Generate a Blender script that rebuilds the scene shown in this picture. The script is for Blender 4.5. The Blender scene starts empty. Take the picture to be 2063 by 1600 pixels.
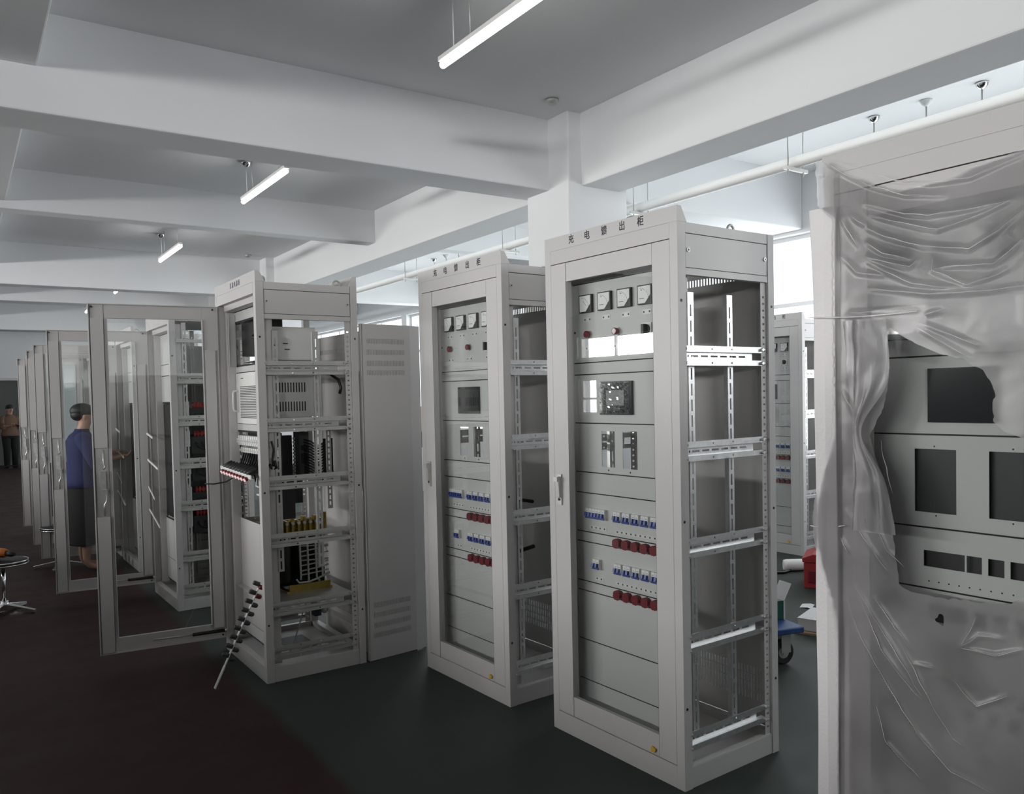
import bpy, bmesh, math, random
from mathutils import Vector, Matrix
random.seed(7)
C = bpy.context.scene.collection
R = math.radians
PI = math.pi
sc = bpy.context.scene

# ------------------------------------------------------------------ camera
CAM_H = 1.5515
YAW, PITCH, ROLL, FPX = 0.585567, -0.032731, -0.022399, 1629.36
fw = Vector((math.sin(YAW)*math.cos(PITCH), math.cos(YAW)*math.cos(PITCH), math.sin(PITCH)))
rt = Vector((math.cos(YAW), -math.sin(YAW), 0.0))
up = rt.cross(fw)
r2 = rt*math.cos(ROLL) + up*math.sin(ROLL)
u2 = -rt*math.sin(ROLL) + up*math.cos(ROLL)
cd = bpy.data.cameras.new('camera')
cd.sensor_fit = 'HORIZONTAL'; cd.sensor_width = 36.0
cd.lens = FPX/2063*36
cd.shift_x = 0.017355; cd.shift_y = 0.024802
cd.clip_start = 0.05; cd.clip_end = 200
cam = bpy.data.objects.new('camera', cd); C.objects.link(cam)
m3 = Matrix((r2, u2, -fw)).transposed()
cam.matrix_world = Matrix.Translation((0, 0, CAM_H)) @ m3.to_4x4()
sc.camera = cam

# ------------------------------------------------------------------ exposure, world, daylight
sc.view_settings.view_transform = 'Standard'
sc.view_settings.look = 'None'
sc.view_settings.exposure = 0.0
sc.view_settings.gamma = 1.0
sc.view_settings.use_curve_mapping = False
cy = sc.cycles
cy.max_bounces = 8; cy.diffuse_bounces = 4; cy.glossy_bounces = 4
cy.transmission_bounces = 6; cy.transparent_max_bounces = 24
cy.caustics_reflective = False; cy.caustics_refractive = False
cy.sample_clamp_indirect = 4.0; cy.sample_clamp_direct = 0.0
cy.use_denoising = True

w = bpy.data.worlds.new('overcast_sky'); sc.world = w; w.use_nodes = True
w.node_tree.nodes['Background'].inputs[0].default_value = (0.86, 0.93, 1.0, 1)
w.node_tree.nodes['Background'].inputs[1].default_value = 2.0

RIGHT_X, LEFT_X, BACK_Y, FAR_Y, CEIL = 7.35, -7.0, -14.0, 25.0, 3.77
RIGHT_SKY, LEFT_SKY = 9.0, 86.0          # radiance of the bright sky outside the two window walls

def sky_light(name, x, y0, y1, z0, z1, inward, radiance, col=(0.93, 0.97, 1.0)):
    """daylight standing outside a window opening"""
    L = bpy.data.lights.new(name, 'AREA'); L.shape = 'RECTANGLE'
    L.size = abs(z1-z0); L.size_y = abs(y1-y0)
    L.energy = radiance*L.size*L.size_y*PI
    L.color = col
    o = bpy.data.objects.new(name, L); C.objects.link(o)
    o.location = (x, (y0+y1)/2, (z0+z1)/2)
    o.rotation_euler = (0, R(-90) if inward > 0 else R(90), 0)
    return o
RIGHT_BAYS = [(-13.0, -8.2, 0.95, 1.8), (-7.6, -4.0, 0.95, 1.6), (-3.6, -0.9, 0.95, 1.15), (-0.5, 3.7, 0.95, 0.42), (4.0, 8.6, 0.95, 0.42), (9.3, 14.1, 0.95, 0.4), (14.3, 19.9, 0.95, 0.4), (20.6, 24.6, 0.95, 0.3)]
LEFT_BAYS = [(-13.0, -8.0, 2.6, 3.2, 2.0), (-1.0, 4.6, 2.27, 2.75, 0.4), (5.6, 9.2, 2.27, 2.75, 1.0), (9.7, 12.78, 2.27, 2.75, 1.0), (12.22, 12.76, 1.12, 1.87, 0.4)]
for a, b, z, k in RIGHT_BAYS:
    sky_light('daylight', RIGHT_X+0.45, a-0.1, b+0.1, z-0.1, 3.25, -1, RIGHT_SKY*k, (0.96, 0.985, 1.0))
for a, b, z0, z1, k in LEFT_BAYS:
    sky_light('daylight', LEFT_X-0.45, a-0.1, b+0.1, z0-0.07, z1+0.07, 1, LEFT_SKY*k, (1.0, 0.978, 0.968))

# ------------------------------------------------------------------ helpers
class MB:
    """collects simple shapes in one mesh"""
    def __init__(self, T=None):
        self.v = []; self.f = []; self.m = []; self.s = []; self.T = T
    def add(self, vs, fs, m=0, smooth=False):
        n = len(self.v)
        for p in vs:
            p = Vector(p)
            self.v.append(self.T(p) if self.T else p)
        for q in fs:
            self.f.append([i+n for i in q]); self.m.append(m); self.s.append(smooth)
    def box(self, x0, x1, y0, y1, z0, z1, m=0):
        vs = [(x, y, z) for x in (x0, x1) for y in (y0, y1) for z in (z0, z1)]
        self.add(vs, [(0, 1, 3, 2), (4, 6, 7, 5), (0, 4, 5, 1), (2, 3, 7, 6), (0, 2, 6, 4), (1, 5, 7, 3)], m)
        return self
    def obox(self, o, ax, ay, az, m=0):
        """box from a corner and three edge vectors"""
        o, ax, ay, az = map(Vector, (o, ax, ay, az))
        vs = [o+ax*i+ay*j+az*k for i in (0, 1) for j in (0, 1) for k in (0, 1)]
        self.add(vs, [(0, 1, 3, 2), (4, 6, 7, 5), (0, 4, 5, 1), (2, 3, 7, 6), (0, 2, 6, 4), (1, 5, 7, 3)], m)
        return self
    def tube(self, pts, r, n=10, m=0, caps=True):
        pts = [Vector(p) for p in pts]
        rs = r if isinstance(r, (list, tuple)) else [r]*len(pts)
        vs = []; prev = None
        for i, p in enumerate(pts):
            d = (pts[min(i+1, len(pts)-1)] - pts[max(i-1, 0)])
            d = d.normalized() if d.length > 1e-9 else Vector((0, 0, 1))
            if prev is None:
                a = Vector((0, 0, 1)) if abs(d.z) < 0.9 else Vector((1, 0, 0))
                prev = (a - d*a.dot(d)).normalized()
            else:
                q = prev - d*prev.dot(d)
                prev = q.normalized() if q.length > 1e-6 else prev
            b = d.cross(prev)
            for k in range(n):
                t = 2*PI*k/n
                vs.append(p + (prev*math.cos(t) + b*math.sin(t))*rs[i])
        fs = [(i*n+k, i*n+(k+1) % n, (i+1)*n+(k+1) % n, (i+1)*n+k) for i in range(len(pts)-1) for k in range(n)]
        self.add(vs, fs, m, True)
        if caps:
            self.add([vs[k] for k in range(n)], [tuple(range(n))], m)
            self.add([vs[(len(pts)-1)*n+k] for k in range(n)], [tuple(range(n))], m)
        return self
    def ball(self, c, r, m=0, nu=14, nv=9):
        rx, ry, rz = r if isinstance(r, (list, tuple)) else (r, r, r)
        c = Vector(c); vs = []
        for j in range(nv+1):
            a = -PI/2 + PI*j/nv
            for k in range(nu):
                t = 2*PI*k/nu
                vs.append(c + Vector((rx*math.cos(a)*math.cos(t), ry*math.cos(a)*math.sin(t), rz*math.sin(a))))
        fs = [(j*nu+k, j*nu+(k+1) % nu, (j+1)*nu+(k+1) % nu, (j+1)*nu+k) for j in range(nv) for k in range(nu)]
        self.add(vs, fs, m, True)
        return self
    def torus(self, c, ax, R0, r, m=0, n=20, k=8, a0=0, a1=2*PI):
        c = Vector(c); ax = Vector(ax).normalized()
        e = Vector((0, 0, 1)) if abs(ax.z) < 0.9 else Vector((1, 0, 0))
        e = (e-ax*e.dot(ax)).normalized(); f = ax.cross(e)
        full = abs(a1-a0-2*PI) < 1e-6
        steps = n if full else n+1
        pts = [c+(e*math.cos(a0+(a1-a0)*i/n)+f*math.sin(a0+(a1-a0)*i/n))*R0 for i in range(steps)]
        if full: pts += [pts[0]]
        return self.tube(pts, r, k, m, caps=not full)
    def prism(self, poly, e0, e1, mapf, m=0):
        """polygon (a,b) extruded between e0 and e1; mapf(a,b,e) -> xyz"""
        n = len(poly)
        vs = [mapf(a, b, e0) for a, b in poly] + [mapf(a, b, e1) for a, b in poly]
        fs = [tuple(range(n)), tuple(range(2*n-1, n-1, -1))] + [(i, (i+1) % n, n+(i+1) % n, n+i) for i in range(n)]
        self.add(vs, fs, m)
        return self
    def loft(self, rings, n=20, m=0, caps=True):
        """elliptical rings (x, y, z, rx, ry)"""
        vs = []
        for (x, y, z, rx, ry) in rings:
            for k in range(n):
                t = 2*PI*k/n
                vs.append((x+rx*math.cos(t), y+ry*math.sin(t), z))
        fs = [(i*n+k, i*n+(k+1) % n, (i+1)*n+(k+1) % n, (i+1)*n+k) for i in range(len(rings)-1) for k in range(n)]
        if caps: fs += [tuple(range(n)), tuple(range((len(rings)-1)*n, len(rings)*n))]
        self.add(vs, fs, m, True)
        return self
    def sheet(self, o, u, v, U, V, holes=(), th=0.002, m=0, mi=None):
        """rectangular plate U x V with rectangular holes (u0,u1,v0,v1) and thickness th along u x v"""
        o, u, v = Vector(o), Vector(u), Vector(v); w_ = u.cross(v)*th
        us = sorted({0, U} | {h[i] for h in holes for i in (0, 1) if 0 < h[i] < U})
        vv = sorted({0, V} | {h[i] for h in holes for i in (2, 3) if 0 < h[i] < V})
        nu, nv = len(us), len(vv)
        solid = [[True]*(nv-1) for _ in range(nu-1)]
        for h in holes:
            for i in range(nu-1):
                cu = (us[i]+us[i+1])/2
                if not h[0] < cu < h[1]: continue
                for j in range(nv-1):
                    if h[2] < (vv[j]+vv[j+1])/2 < h[3]: solid[i][j] = False
        vs = []
        for k in (0, 1):
            for i in range(nu):
                for j in range(nv):
                    vs.append(o+u*us[i]+v*vv[j]+w_*k)
        ix = lambda i, j, k: k*nu*nv+i*nv+j
        fs = []
        S = lambda i, j: 0 <= i < nu-1 and 0 <= j < nv-1 and solid[i][j]
        for i in range(nu-1):
            for j in range(nv-1):
                if not solid[i][j]: continue
                fs.append((ix(i, j, 0), ix(i+1, j, 0), ix(i+1, j+1, 0), ix(i, j+1, 0)))
                fs.append((ix(i, j, 1), ix(i, j+1, 1), ix(i+1, j+1, 1), ix(i+1, j, 1)))
                if not S(i-1, j): fs.append((ix(i, j, 0), ix(i, j+1, 0), ix(i, j+1, 1), ix(i, j, 1)))
                if not S(i+1, j): fs.append((ix(i+1, j, 0), ix(i+1, j, 1), ix(i+1, j+1, 1), ix(i+1, j+1, 0)))
                if not S(i, j-1): fs.append((ix(i, j, 0), ix(i, j, 1), ix(i+1, j, 1), ix(i+1, j, 0)))
                if not S(i, j+1): fs.append((ix(i, j+1, 0), ix(i+1, j+1, 0), ix(i+1, j+1, 1), ix(i, j+1, 1)))
        self.add(vs, fs, m)
        return self
    def mesh(self, name, mats):
        me = bpy.data.meshes.new(name)
        me.from_pydata([tuple(p) for p in self.v], [], self.f)
        for x in mats: me.materials.append(x)
        for i, p in enumerate(me.polygons):
            p.material_index = self.m[i]; p.use_smooth = self.s[i]
        bm = bmesh.new(); bm.from_mesh(me)
        bmesh.ops.remove_doubles(bm, verts=bm.verts, dist=1e-6)
        bmesh.ops.recalc_face_normals(bm, faces=bm.faces)
        bm.to_mesh(me); bm.free()
        return me

def link(name, me, parent=None, bevel=0):
    o = bpy.data.objects.new(name, me); C.objects.link(o)
    if parent is not None: o.parent = parent
    if bevel:
        b = o.modifiers.new('bevel', 'BEVEL'); b.width = bevel; b.segments = 2; b.limit_method = 'ANGLE'; b.angle_limit = R(50)
    return o
def obj(name, mb, mats, parent=None, bevel=0):
    if not isinstance(mats, (list, tuple)): mats = [mats]
    return link(name, mb.mesh(name, mats), parent, bevel)
CACHE = {}
def shared(name, key, fn, mats, parent=None, bevel=0, loc=None):
    """part whose mesh is built once and shared by all its repeats"""
    if not isinstance(mats, (list, tuple)): mats = [mats]
    k = (key,)+tuple(x.name for x in mats)
    if k not in CACHE:
        mb = MB(); fn(mb); CACHE[k] = mb.mesh(name, mats)
    o = link(name, CACHE[k], parent, bevel)
    if loc is not None: o.location = loc
    return o
def tag(o, label, cat, group=None, kind=None):
    o['label'] = label; o['category'] = cat
    if group: o['group'] = group
    if kind: o['kind'] = kind
    return o
def thing(name, label, cat, loc, rotz=0, group=None):
    o = bpy.data.objects.new(name, None); C.objects.link(o)
    o.empty_display_size = 0.1
    o.location = loc; o.rotation_euler = (0, 0, rotz)
    return tag(o, label, cat, group)
def struct(name, mb, mats, label=None, bevel=0):
    o = obj(name, mb, mats, None, bevel); o['kind'] = 'structure'
    if label: o['label'] = label
    return o

# ------------------------------------------------------------------ materials
def nodes(name):
    m = bpy.data.materials.new(name); m.use_nodes = True
    nt = m.node_tree; nt.nodes.clear()
    out = nt.nodes.new('ShaderNodeOutputMaterial')
    return m, nt, out
def N_(nt, t, **kw):
    n = nt.nodes.new(t)
    for k, v in kw.items(): setattr(n, k, v)
    return n
def pbr(name, col, rough=0.5, metal=0.0, var=0.0, vscale=8.0, bump=0.0, bscale=60.0, spec=0.5, coat=0.0, rvar=0.0, emit=None, es=0.0):
    m, nt, out = nodes(name)
    b = N_(nt, 'ShaderNodeBsdfPrincipled')
    b.inputs['Base Color'].default_value = (*col, 1); b.inputs['Roughness'].default_value = rough
    b.inputs['Metallic'].default_value = metal; b.inputs['Specular IOR Level'].default_value = spec
    b.inputs['Coat Weight'].default_value = coat
    if emit:
        b.inputs['Emission Color'].default_value = (*emit, 1); b.inputs['Emission Strength'].default_value = es
    tc = N_(nt, 'ShaderNodeTexCoord')
    if var or rvar:
        no = N_(nt, 'ShaderNodeTexNoise'); no.inputs['Scale'].default_value = vscale; no.inputs['Detail'].default_value = 4
        nt.links.new(tc.outputs['Object'], no.inputs['Vector'])
        if var:
            mx = N_(nt, 'ShaderNodeMix', data_type='RGBA')
            mx.inputs[6].default_value = (*[max(0, c*(1-var)) for c in col], 1)
            mx.inputs[7].default_value = (*[min(1, c*(1+var)) for c in col], 1)
            nt.links.new(no.outputs['Fac'], mx.inputs[0]); nt.links.new(mx.outputs[2], b.inputs['Base Color'])
        if rvar:
            mr = N_(nt, 'ShaderNodeMapRange'); mr.inputs[3].default_value = max(0.02, rough-rvar); mr.inputs[4].default_value = min(1, rough+rvar)
            nt.links.new(no.outputs['Fac'], mr.inputs[0]); nt.links.new(mr.outputs[0], b.inputs['Roughness'])
    if bump:
        n2 = N_(nt, 'ShaderNodeTexNoise'); n2.inputs['Scale'].default_value = bscale; n2.inputs['Detail'].default_value = 3
        nt.links.new(tc.outputs['Object'], n2.inputs['Vector'])
        bp = N_(nt, 'ShaderNodeBump'); bp.inputs['Strength'].default_value = bump; bp.inputs['Distance'].default_value = 0.01
        nt.links.new(n2.outputs['Fac'], bp.inputs['Height']); nt.links.new(bp.outputs[0], b.inputs['Normal'])
    nt.links.new(b.outputs[0], out.inputs[0])
    return m
M = {}
M['wall'] = pbr('white_plaster', (0.80, 0.807, 0.818), 0.9, var=0.03, vscale=1.5, bump=0.08, bscale=25, spec=0.2)
M['wall_dark'] = pbr('darkened_low_bounce_wall', (0.10, 0.10, 0.10), 0.8, var=0.1, vscale=1.0)  # wall colour darkened to weaken glass reflections and bounce light
M['paint'] = pbr('light_grey_powder_coat', (0.565, 0.549, 0.54), 0.42, var=0.02, vscale=5, bump=0.03, bscale=350)
M['panel'] = pbr('pale_grey_panel_paint', (0.58, 0.582, 0.572), 0.45, var=0.02, vscale=5, bump=0.03, bscale=350)
M['galv'] = pbr('galvanised_steel', (0.72, 0.72, 0.72), 0.34, 0.9, var=0.18, vscale=45, rvar=0.1)
M['zinc'] = pbr('dull_zinc_sheet', (0.55, 0.55, 0.53), 0.45, 0.6, var=0.1, vscale=20)
M['chrome'] = pbr('polished_chrome', (0.82, 0.82, 0.83), 0.12, 1.0)
M['black'] = pbr('black_plastic', (0.012, 0.012, 0.013), 0.45)
M['dark'] = pbr('dark_grey_plastic', (0.05, 0.052, 0.055), 0.5)
M['screen'] = pbr('black_screen_glass', (0.02, 0.022, 0.024), 0.12, coat=0.3)
M['screen_grey'] = pbr('grey_display', (0.20, 0.21, 0.21), 0.25)
M['white'] = pbr('white_plastic', (0.80, 0.80, 0.78), 0.4)
M['dial'] = pbr('white_dial_card', (0.88, 0.89, 0.87), 0.5)
M['label'] = pbr('silver_label_card', (0.68, 0.68, 0.66), 0.3)
M['blue'] = pbr('blue_toggle_plastic', (0.03, 0.06, 0.28), 0.4)
M['red'] = pbr('dark_red_plastic', (0.16, 0.010, 0.018), 0.38)
M['redlight'] = pbr('red_indicator_lens', (0.15, 0.012, 0.02), 0.18, coat=0.5)
M['redbus'] = pbr('red_heatshrink', (0.36, 0.02, 0.02), 0.45)
M['yellow'] = pbr('orange_yellow_card', (0.70, 0.42, 0.03), 0.6)
M['green'] = pbr('dark_green_plastic', (0.02, 0.09, 0.07), 0.45)
M['rubber'] = pbr('black_rubber', (0.02, 0.02, 0.02), 0.8)
M['cable'] = pbr('black_cable', (0.012, 0.012, 0.012), 0.4)
M['wcable'] = pbr('white_cable', (0.70, 0.70, 0.68), 0.4)
M['brass'] = pbr('yellow_chromate_steel', (0.48, 0.36, 0.10), 0.38, 0.75, var=0.25, vscale=30)
M['varnish'] = pbr('dark_winding', (0.03, 0.028, 0.02), 0.35, var=0.3, vscale=30)
M['seal'] = pbr('dark_seal_gap', (0.03, 0.03, 0.03), 0.8)
M['ink'] = pbr('blue_black_ink', (0.012, 0.014, 0.03), 0.6)
M['inkpale'] = pbr('faded_blue_grey_ink', (0.16, 0.16, 0.21), 0.6)
M['foam'] = pbr('white_packing_foam', (0.86, 0.83, 0.84), 0.85, bump=0.15, bscale=90)
M['card_white'] = pbr('white_carton', (0.72, 0.72, 0.72), 0.7)
M['card_tan'] = pbr('brown_cardboard', (0.42, 0.30, 0.20), 0.8, var=0.06)
M['blue_paint'] = pbr('blue_steel_paint', (0.03, 0.07, 0.22), 0.4)
M['redbox'] = pbr('red_tool_case', (0.36, 0.03, 0.03), 0.35)
M['orange'] = pbr('orange_tool_plastic', (0.55, 0.16, 0.02), 0.4)
M['skin'] = pbr('skin', (0.42, 0.25, 0.18), 0.55)
M['hair'] = pbr('black_hair', (0.008, 0.008, 0.008), 0.5, bump=0.4, bscale=120)
M['shirt'] = pbr('blue_work_shirt', (0.012, 0.016, 0.075), 0.85, bump=0.2, bscale=40)
M['skirt'] = pbr('black_cloth', (0.010, 0.010, 0.011), 0.9)
M['jacket'] = pbr('brown_jacket', (0.14, 0.085, 0.06), 0.85)
M['door_dark'] = pbr('dark_grey_door', (0.09, 0.09, 0.088), 0.5)
M['alu'] = pbr('white_window_frame', (0.70, 0.71, 0.72), 0.4)
M['lens'] = pbr('lamp_reflector', (0.80, 0.80, 0.80), 0.15, 0.8)
M['tube'] = pbr('lit_tube', (0.9, 0.9, 0.9), 0.5, emit=(1.0, 0.985, 0.95), es=14.0)
M['led'] = pbr('lit_pink_led', (0.8, 0.5, 0.5), 0.4, emit=(1.0, 0.75, 0.75), es=0.5)

def glass_mat(name, tint, k):
    m, nt, out = nodes(name)
    tr = N_(nt, 'ShaderNodeBsdfTransparent'); tr.inputs[0].default_value = (*tint, 1)
    gl = N_(nt, 'ShaderNodeBsdfGlossy'); gl.inputs['Roughness'].default_value = 0.0
    gl.inputs[0].default_value = (1, 1, 1, 1)
    ge = N_(nt, 'ShaderNodeNewGeometry')
    dt = N_(nt, 'ShaderNodeVectorMath', operation='DOT_PRODUCT')
    nt.links.new(ge.outputs['Normal'], dt.inputs[0]); nt.links.new(ge.outputs['Incoming'], dt.inputs[1])
    ab = N_(nt, 'ShaderNodeMath', operation='ABSOLUTE'); nt.links.new(dt.outputs['Value'], ab.inputs[0])
    om = N_(nt, 'ShaderNodeMath', operation='SUBTRACT'); om.inputs[0].default_value = 1.0; nt.links.new(ab.outputs[0], om.inputs[1])
    pw = N_(nt, 'ShaderNodeMath', operation='POWER'); pw.inputs[1].default_value = 5.0; nt.links.new(om.outputs[0], pw.inputs[0])
    fr = N_(nt, 'ShaderNodeMath', operation='MULTIPLY_ADD'); fr.inputs[1].default_value = 0.96; fr.inputs[2].default_value = 0.04
    nt.links.new(pw.outputs[0], fr.inputs[0])
    mu = N_(nt, 'ShaderNodeMath', operation='MULTIPLY'); mu.inputs[1].default_value = k
    mx = N_(nt, 'ShaderNodeMixShader')
    nt.links.new(fr.outputs[0], mu.inputs[0]); nt.links.new(mu.outputs[0], mx.inputs[0])
    nt.links.new(tr.outputs[0], mx.inputs[1]); nt.links.new(gl.outputs[0], mx.inputs[2])
    nt.links.new(mx.outputs[0], out.inputs[0])
    return m
M['glass'] = glass_mat('clear_float_glass', (0.975, 0.983, 0.98), 1.15)
M['clearfilm'] = glass_mat('crinkled_clear_film', (0.97, 0.97, 0.97), 3.0)

def film_mat():
    m, nt, out = nodes('milky_plastic_film')
    tc = N_(nt, 'ShaderNodeTexCoord')
    no = N_(nt, 'ShaderNodeTexNoise'); no.inputs['Scale'].default_value = 5; no.inputs['Detail'].default_value = 5
    nt.links.new(tc.outputs['Object'], no.inputs['Vector'])
    mr = N_(nt, 'ShaderNodeMapRange'); mr.inputs[1].default_value = 0.3; mr.inputs[2].default_value = 0.75
    mr.inputs[3].default_value = 0.17; mr.inputs[4].default_value = 0.40
    nt.links.new(no.outputs['Fac'], mr.inputs[0])
    tr = N_(nt, 'ShaderNodeBsdfTransparent'); tr.inputs[0].default_value = (0.97, 0.965, 0.97, 1)
    rf = N_(nt, 'ShaderNodeBsdfRefraction'); rf.inputs['Roughness'].default_value = 0.45; rf.inputs['IOR'].default_value = 1.2
    rf.inputs[0].default_value = (0.97, 0.965, 0.97, 1)
    m1 = N_(nt, 'ShaderNodeMixShader'); m1.inputs[0].default_value = 0.75
    nt.links.new(tr.outputs[0], m1.inputs[1]); nt.links.new(rf.outputs[0], m1.inputs[2])
    b = N_(nt, 'ShaderNodeBsdfPrincipled'); b.inputs['Base Color'].default_value = (0.72, 0.70, 0.71, 1)
    b.inputs['Roughness'].default_value = 0.27; b.inputs['Specular IOR Level'].default_value = 0.9
    m2 = N_(nt, 'ShaderNodeMixShader')
    nt.links.new(mr.outputs[0], m2.inputs[0]); nt.links.new(m1.outputs[0], m2.inputs[1]); nt.links.new(b.outputs[0], m2.inputs[2])
    nt.links.new(m2.outputs[0], out.inputs[0])
    return m
M['film'] = film_mat()
def fold_glint_mat():
    m, nt, out = nodes('film_fold_and_glint')  # whitened film, highlights put into the colour
    tr = N_(nt, 'ShaderNodeBsdfTransparent')
    b = N_(nt, 'ShaderNodeBsdfPrincipled'); b.inputs['Base Color'].default_value = (0.92, 0.91, 0.92, 1); b.inputs['Roughness'].default_value = 0.25
    mx = N_(nt, 'ShaderNodeMixShader'); mx.inputs[0].default_value = 0.6
    nt.links.new(tr.outputs[0], mx.inputs[1]); nt.links.new(b.outputs[0], mx.inputs[2]); nt.links.new(mx.outputs[0], out.inputs[0])
    return m
M['fold_glint'] = fold_glint_mat()

def floor_mat():
    m, nt, out = nodes('green_and_red_floor_coating')
    tc = N_(nt, 'ShaderNodeTexCoord'); sp = N_(nt, 'ShaderNodeSeparateXYZ')
    nt.links.new(tc.outputs['Object'], sp.inputs[0])
    edge = N_(nt, 'ShaderNodeTexNoise'); edge.inputs['Scale'].default_value = 2.5
    nt.links.new(tc.outputs['Object'], edge.inputs['Vector'])
    ad = N_(nt, 'ShaderNodeMath', operation='MULTIPLY_ADD'); ad.inputs[1].default_value = 0.06; ad.inputs[2].default_value = -0.03
    nt.links.new(edge.outputs['Fac'], ad.inputs[0])
    a2 = N_(nt, 'ShaderNodeMath', operation='ADD'); nt.links.new(sp.outputs[0], a2.inputs[0]); nt.links.new(ad.outputs[0], a2.inputs[1])
    st = N_(nt, 'ShaderNodeMapRange'); st.inputs[1].default_value = 1.22; st.inputs[2].default_value = 1.28
    nt.links.new(a2.outputs[0], st.inputs[0])
    no = N_(nt, 'ShaderNodeTexNoise'); no.inputs['Scale'].default_value = 3; no.inputs['Detail'].default_value = 7; no.inputs['Roughness'].default_value = 0.65
    nt.links.new(tc.outputs['Object'], no.inputs['Vector'])
    def two(a, b):
        mx = N_(nt, 'ShaderNodeMix', data_type='RGBA'); mx.inputs[6].default_value = (*a, 1); mx.inputs[7].default_value = (*b, 1)
        nt.links.new(no.outputs['Fac'], mx.inputs[0]); return mx
    g = two((0.026, 0.034, 0.030), (0.046, 0.057, 0.050)); r = two((0.026, 0.010, 0.0095), (0.040, 0.019, 0.018))
    mx = N_(nt, 'ShaderNodeMix', data_type='RGBA')
    nt.links.new(st.outputs[0], mx.inputs[0]); nt.links.new(r.outputs[2], mx.inputs[6]); nt.links.new(g.outputs[2], mx.inputs[7])
    b = N_(nt, 'ShaderNodeBsdfPrincipled'); b.inputs['Specular IOR Level'].default_value = 0.18
    nt.links.new(mx.outputs[2], b.inputs['Base Color'])
    rr = N_(nt, 'ShaderNodeMapRange'); rr.inputs[3].default_value = 0.42; rr.inputs[4].default_value = 0.75
    nt.links.new(no.outputs['Fac'], rr.inputs[0]); nt.links.new(rr.outputs[0], b.inputs['Roughness'])
    nt.links.new(b.outputs[0], out.inputs[0])
    return m
M['floor'] = floor_mat()
# ------------------------------------------------------------------ the room
b = MB(); b.box(LEFT_X-0.3, RIGHT_X+0.3, BACK_Y-0.3, FAR_Y+0.3, -0.2, 0.0); struct('floor', b, M['floor'])
b = MB(); b.box(LEFT_X-0.3, RIGHT_X+0.3, BACK_Y-0.3, FAR_Y+0.3, CEIL, CEIL+0.2); struct('ceiling', b, M['wall'])
b = MB(); b.box(LEFT_X-0.3, RIGHT_X+0.3, BACK_Y-0.25, BACK_Y, 0, CEIL); struct('wall_back', b, M['wall'])
DOOR_X = (0.55, 1.72)
b = MB(); b.sheet((LEFT_X, FAR_Y, 0), (1, 0, 0), (0, 0, 1), RIGHT_X-LEFT_X, CEIL, [(DOOR_X[0]-LEFT_X, DOOR_X[1]-LEFT_X, 0, 2.25)], th=-0.25)
struct('wall_far', b, M['wall'])
b = MB(); b.sheet((RIGHT_X, BACK_Y, 0), (0, 1, 0), (0, 0, 1), FAR_Y-BACK_Y, CEIL,
                  [(a-BACK_Y, c-BACK_Y, z, 3.17) for a, c, z, k in RIGHT_BAYS], th=0.25)
struct('wall_right', b, M['wall'])
b = MB(); b.sheet((LEFT_X-0.25, BACK_Y, 0), (0, 1, 0), (0, 0, 1), FAR_Y-BACK_Y, CEIL,
                  [(a-BACK_Y, c-BACK_Y, z0, z1) for a, c, z0, z1, k in LEFT_BAYS], th=0.25)
struct('wall_left', b, M['wall_dark'])  # out of view; dark colour cuts its reflection and bounce
wn = 0
def window(x, y0, y1, z0, z1, panes, transom):
    global wn
    wn += 1
    f = MB(); t = 0.045
    f.box(x, x+0.06, y0, y1, z0, z0+t); f.box(x, x+0.06, y0, y1, z1-t, z1)
    f.box(x, x+0.06, y0, y0+t, z0+t, z1-t); f.box(x, x+0.06, y1-t, y1, z0+t, z1-t)
    for k in range(1, panes):
        y = y0+(y1-y0)*k/panes; f.box(x, x+0.06, y-t/2, y+t/2, z0+t, z1-t)
    if transom: f.box(x+0.002, x+0.058, y0+t, y1-t, transom-t/2, transom+t/2)
    o = struct('window_%d' % wn, f, M['alu'])
    g = MB(); g.box(x+0.027, x+0.033, y0+t, y1-t, z0+t, z1-t)
    obj('window_glass', g, M['glass'], o)
for a, c, z, k in RIGHT_BAYS: window(RIGHT_X+0.1, a, c, z, 3.17, max(2, round((c-a)/1.1)), 2.45 if z < 2 else None)
for a, c, z0, z1, k in LEFT_BAYS: window(LEFT_X-0.16, a, c, z0, z1, max(1, round((c-a)/1.0)), None if z0 > 2 else 1.45)
tn = 0
def trim(x0, x1, y0, y1, z0, z1):
    global tn
    tn += 1
    q = MB(); q.box(x0, x1, y0, y1, z0, z1); return struct('trim_%d' % tn, q, M['wall'], bevel=0.012)
trim(4.187, 4.60, BACK_Y, FAR_Y, 3.2, CEIL+0.01)                 # deep beam along the hall
trim(0.13, 0.445, BACK_Y, FAR_Y, 3.46, CEIL+0.01)                # shallow beam along the hall
trim(LEFT_X, RIGHT_X, 5.235, 5.60, 3.203, CEIL+0.01)             # cross beams
trim(LEFT_X, RIGHT_X, 8.77, 8.98, 3.39, CEIL+0.01)
trim(LEFT_X, RIGHT_X, 12.70, 12.98, 3.203, CEIL+0.01)
trim(LEFT_X, RIGHT_X, 16.35, 16.60, 3.39, CEIL+0.01)
trim(LEFT_X, RIGHT_X, 20.22, 20.75, 3.203, CEIL+0.01)
for k, yy in enumerate((4.985, 12.42, 19.95)):
    q = MB(); q.box(4.055, 4.67, yy, yy+0.555, 0, CEIL+0.005)
    struct('column_%d' % (k+1), q, M['wall'], bevel=0.012)
q = MB(); q.box(-4.6, -4.5, BACK_Y, 9.45, 0, 1.86); q.box(-4.6, -4.5, 10.2, 14.0, 0, 1.86); struct('light_blocker_left', q, M['wall_dark'])  # added out of view to block low daylight from the left
q = MB(); q.box(-4.5, 6.6, -2.1, -2.0, 0, 1.95); struct('light_blocker_back', q, M['wall_dark'])  # added behind the camera to keep low light off the room
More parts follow.
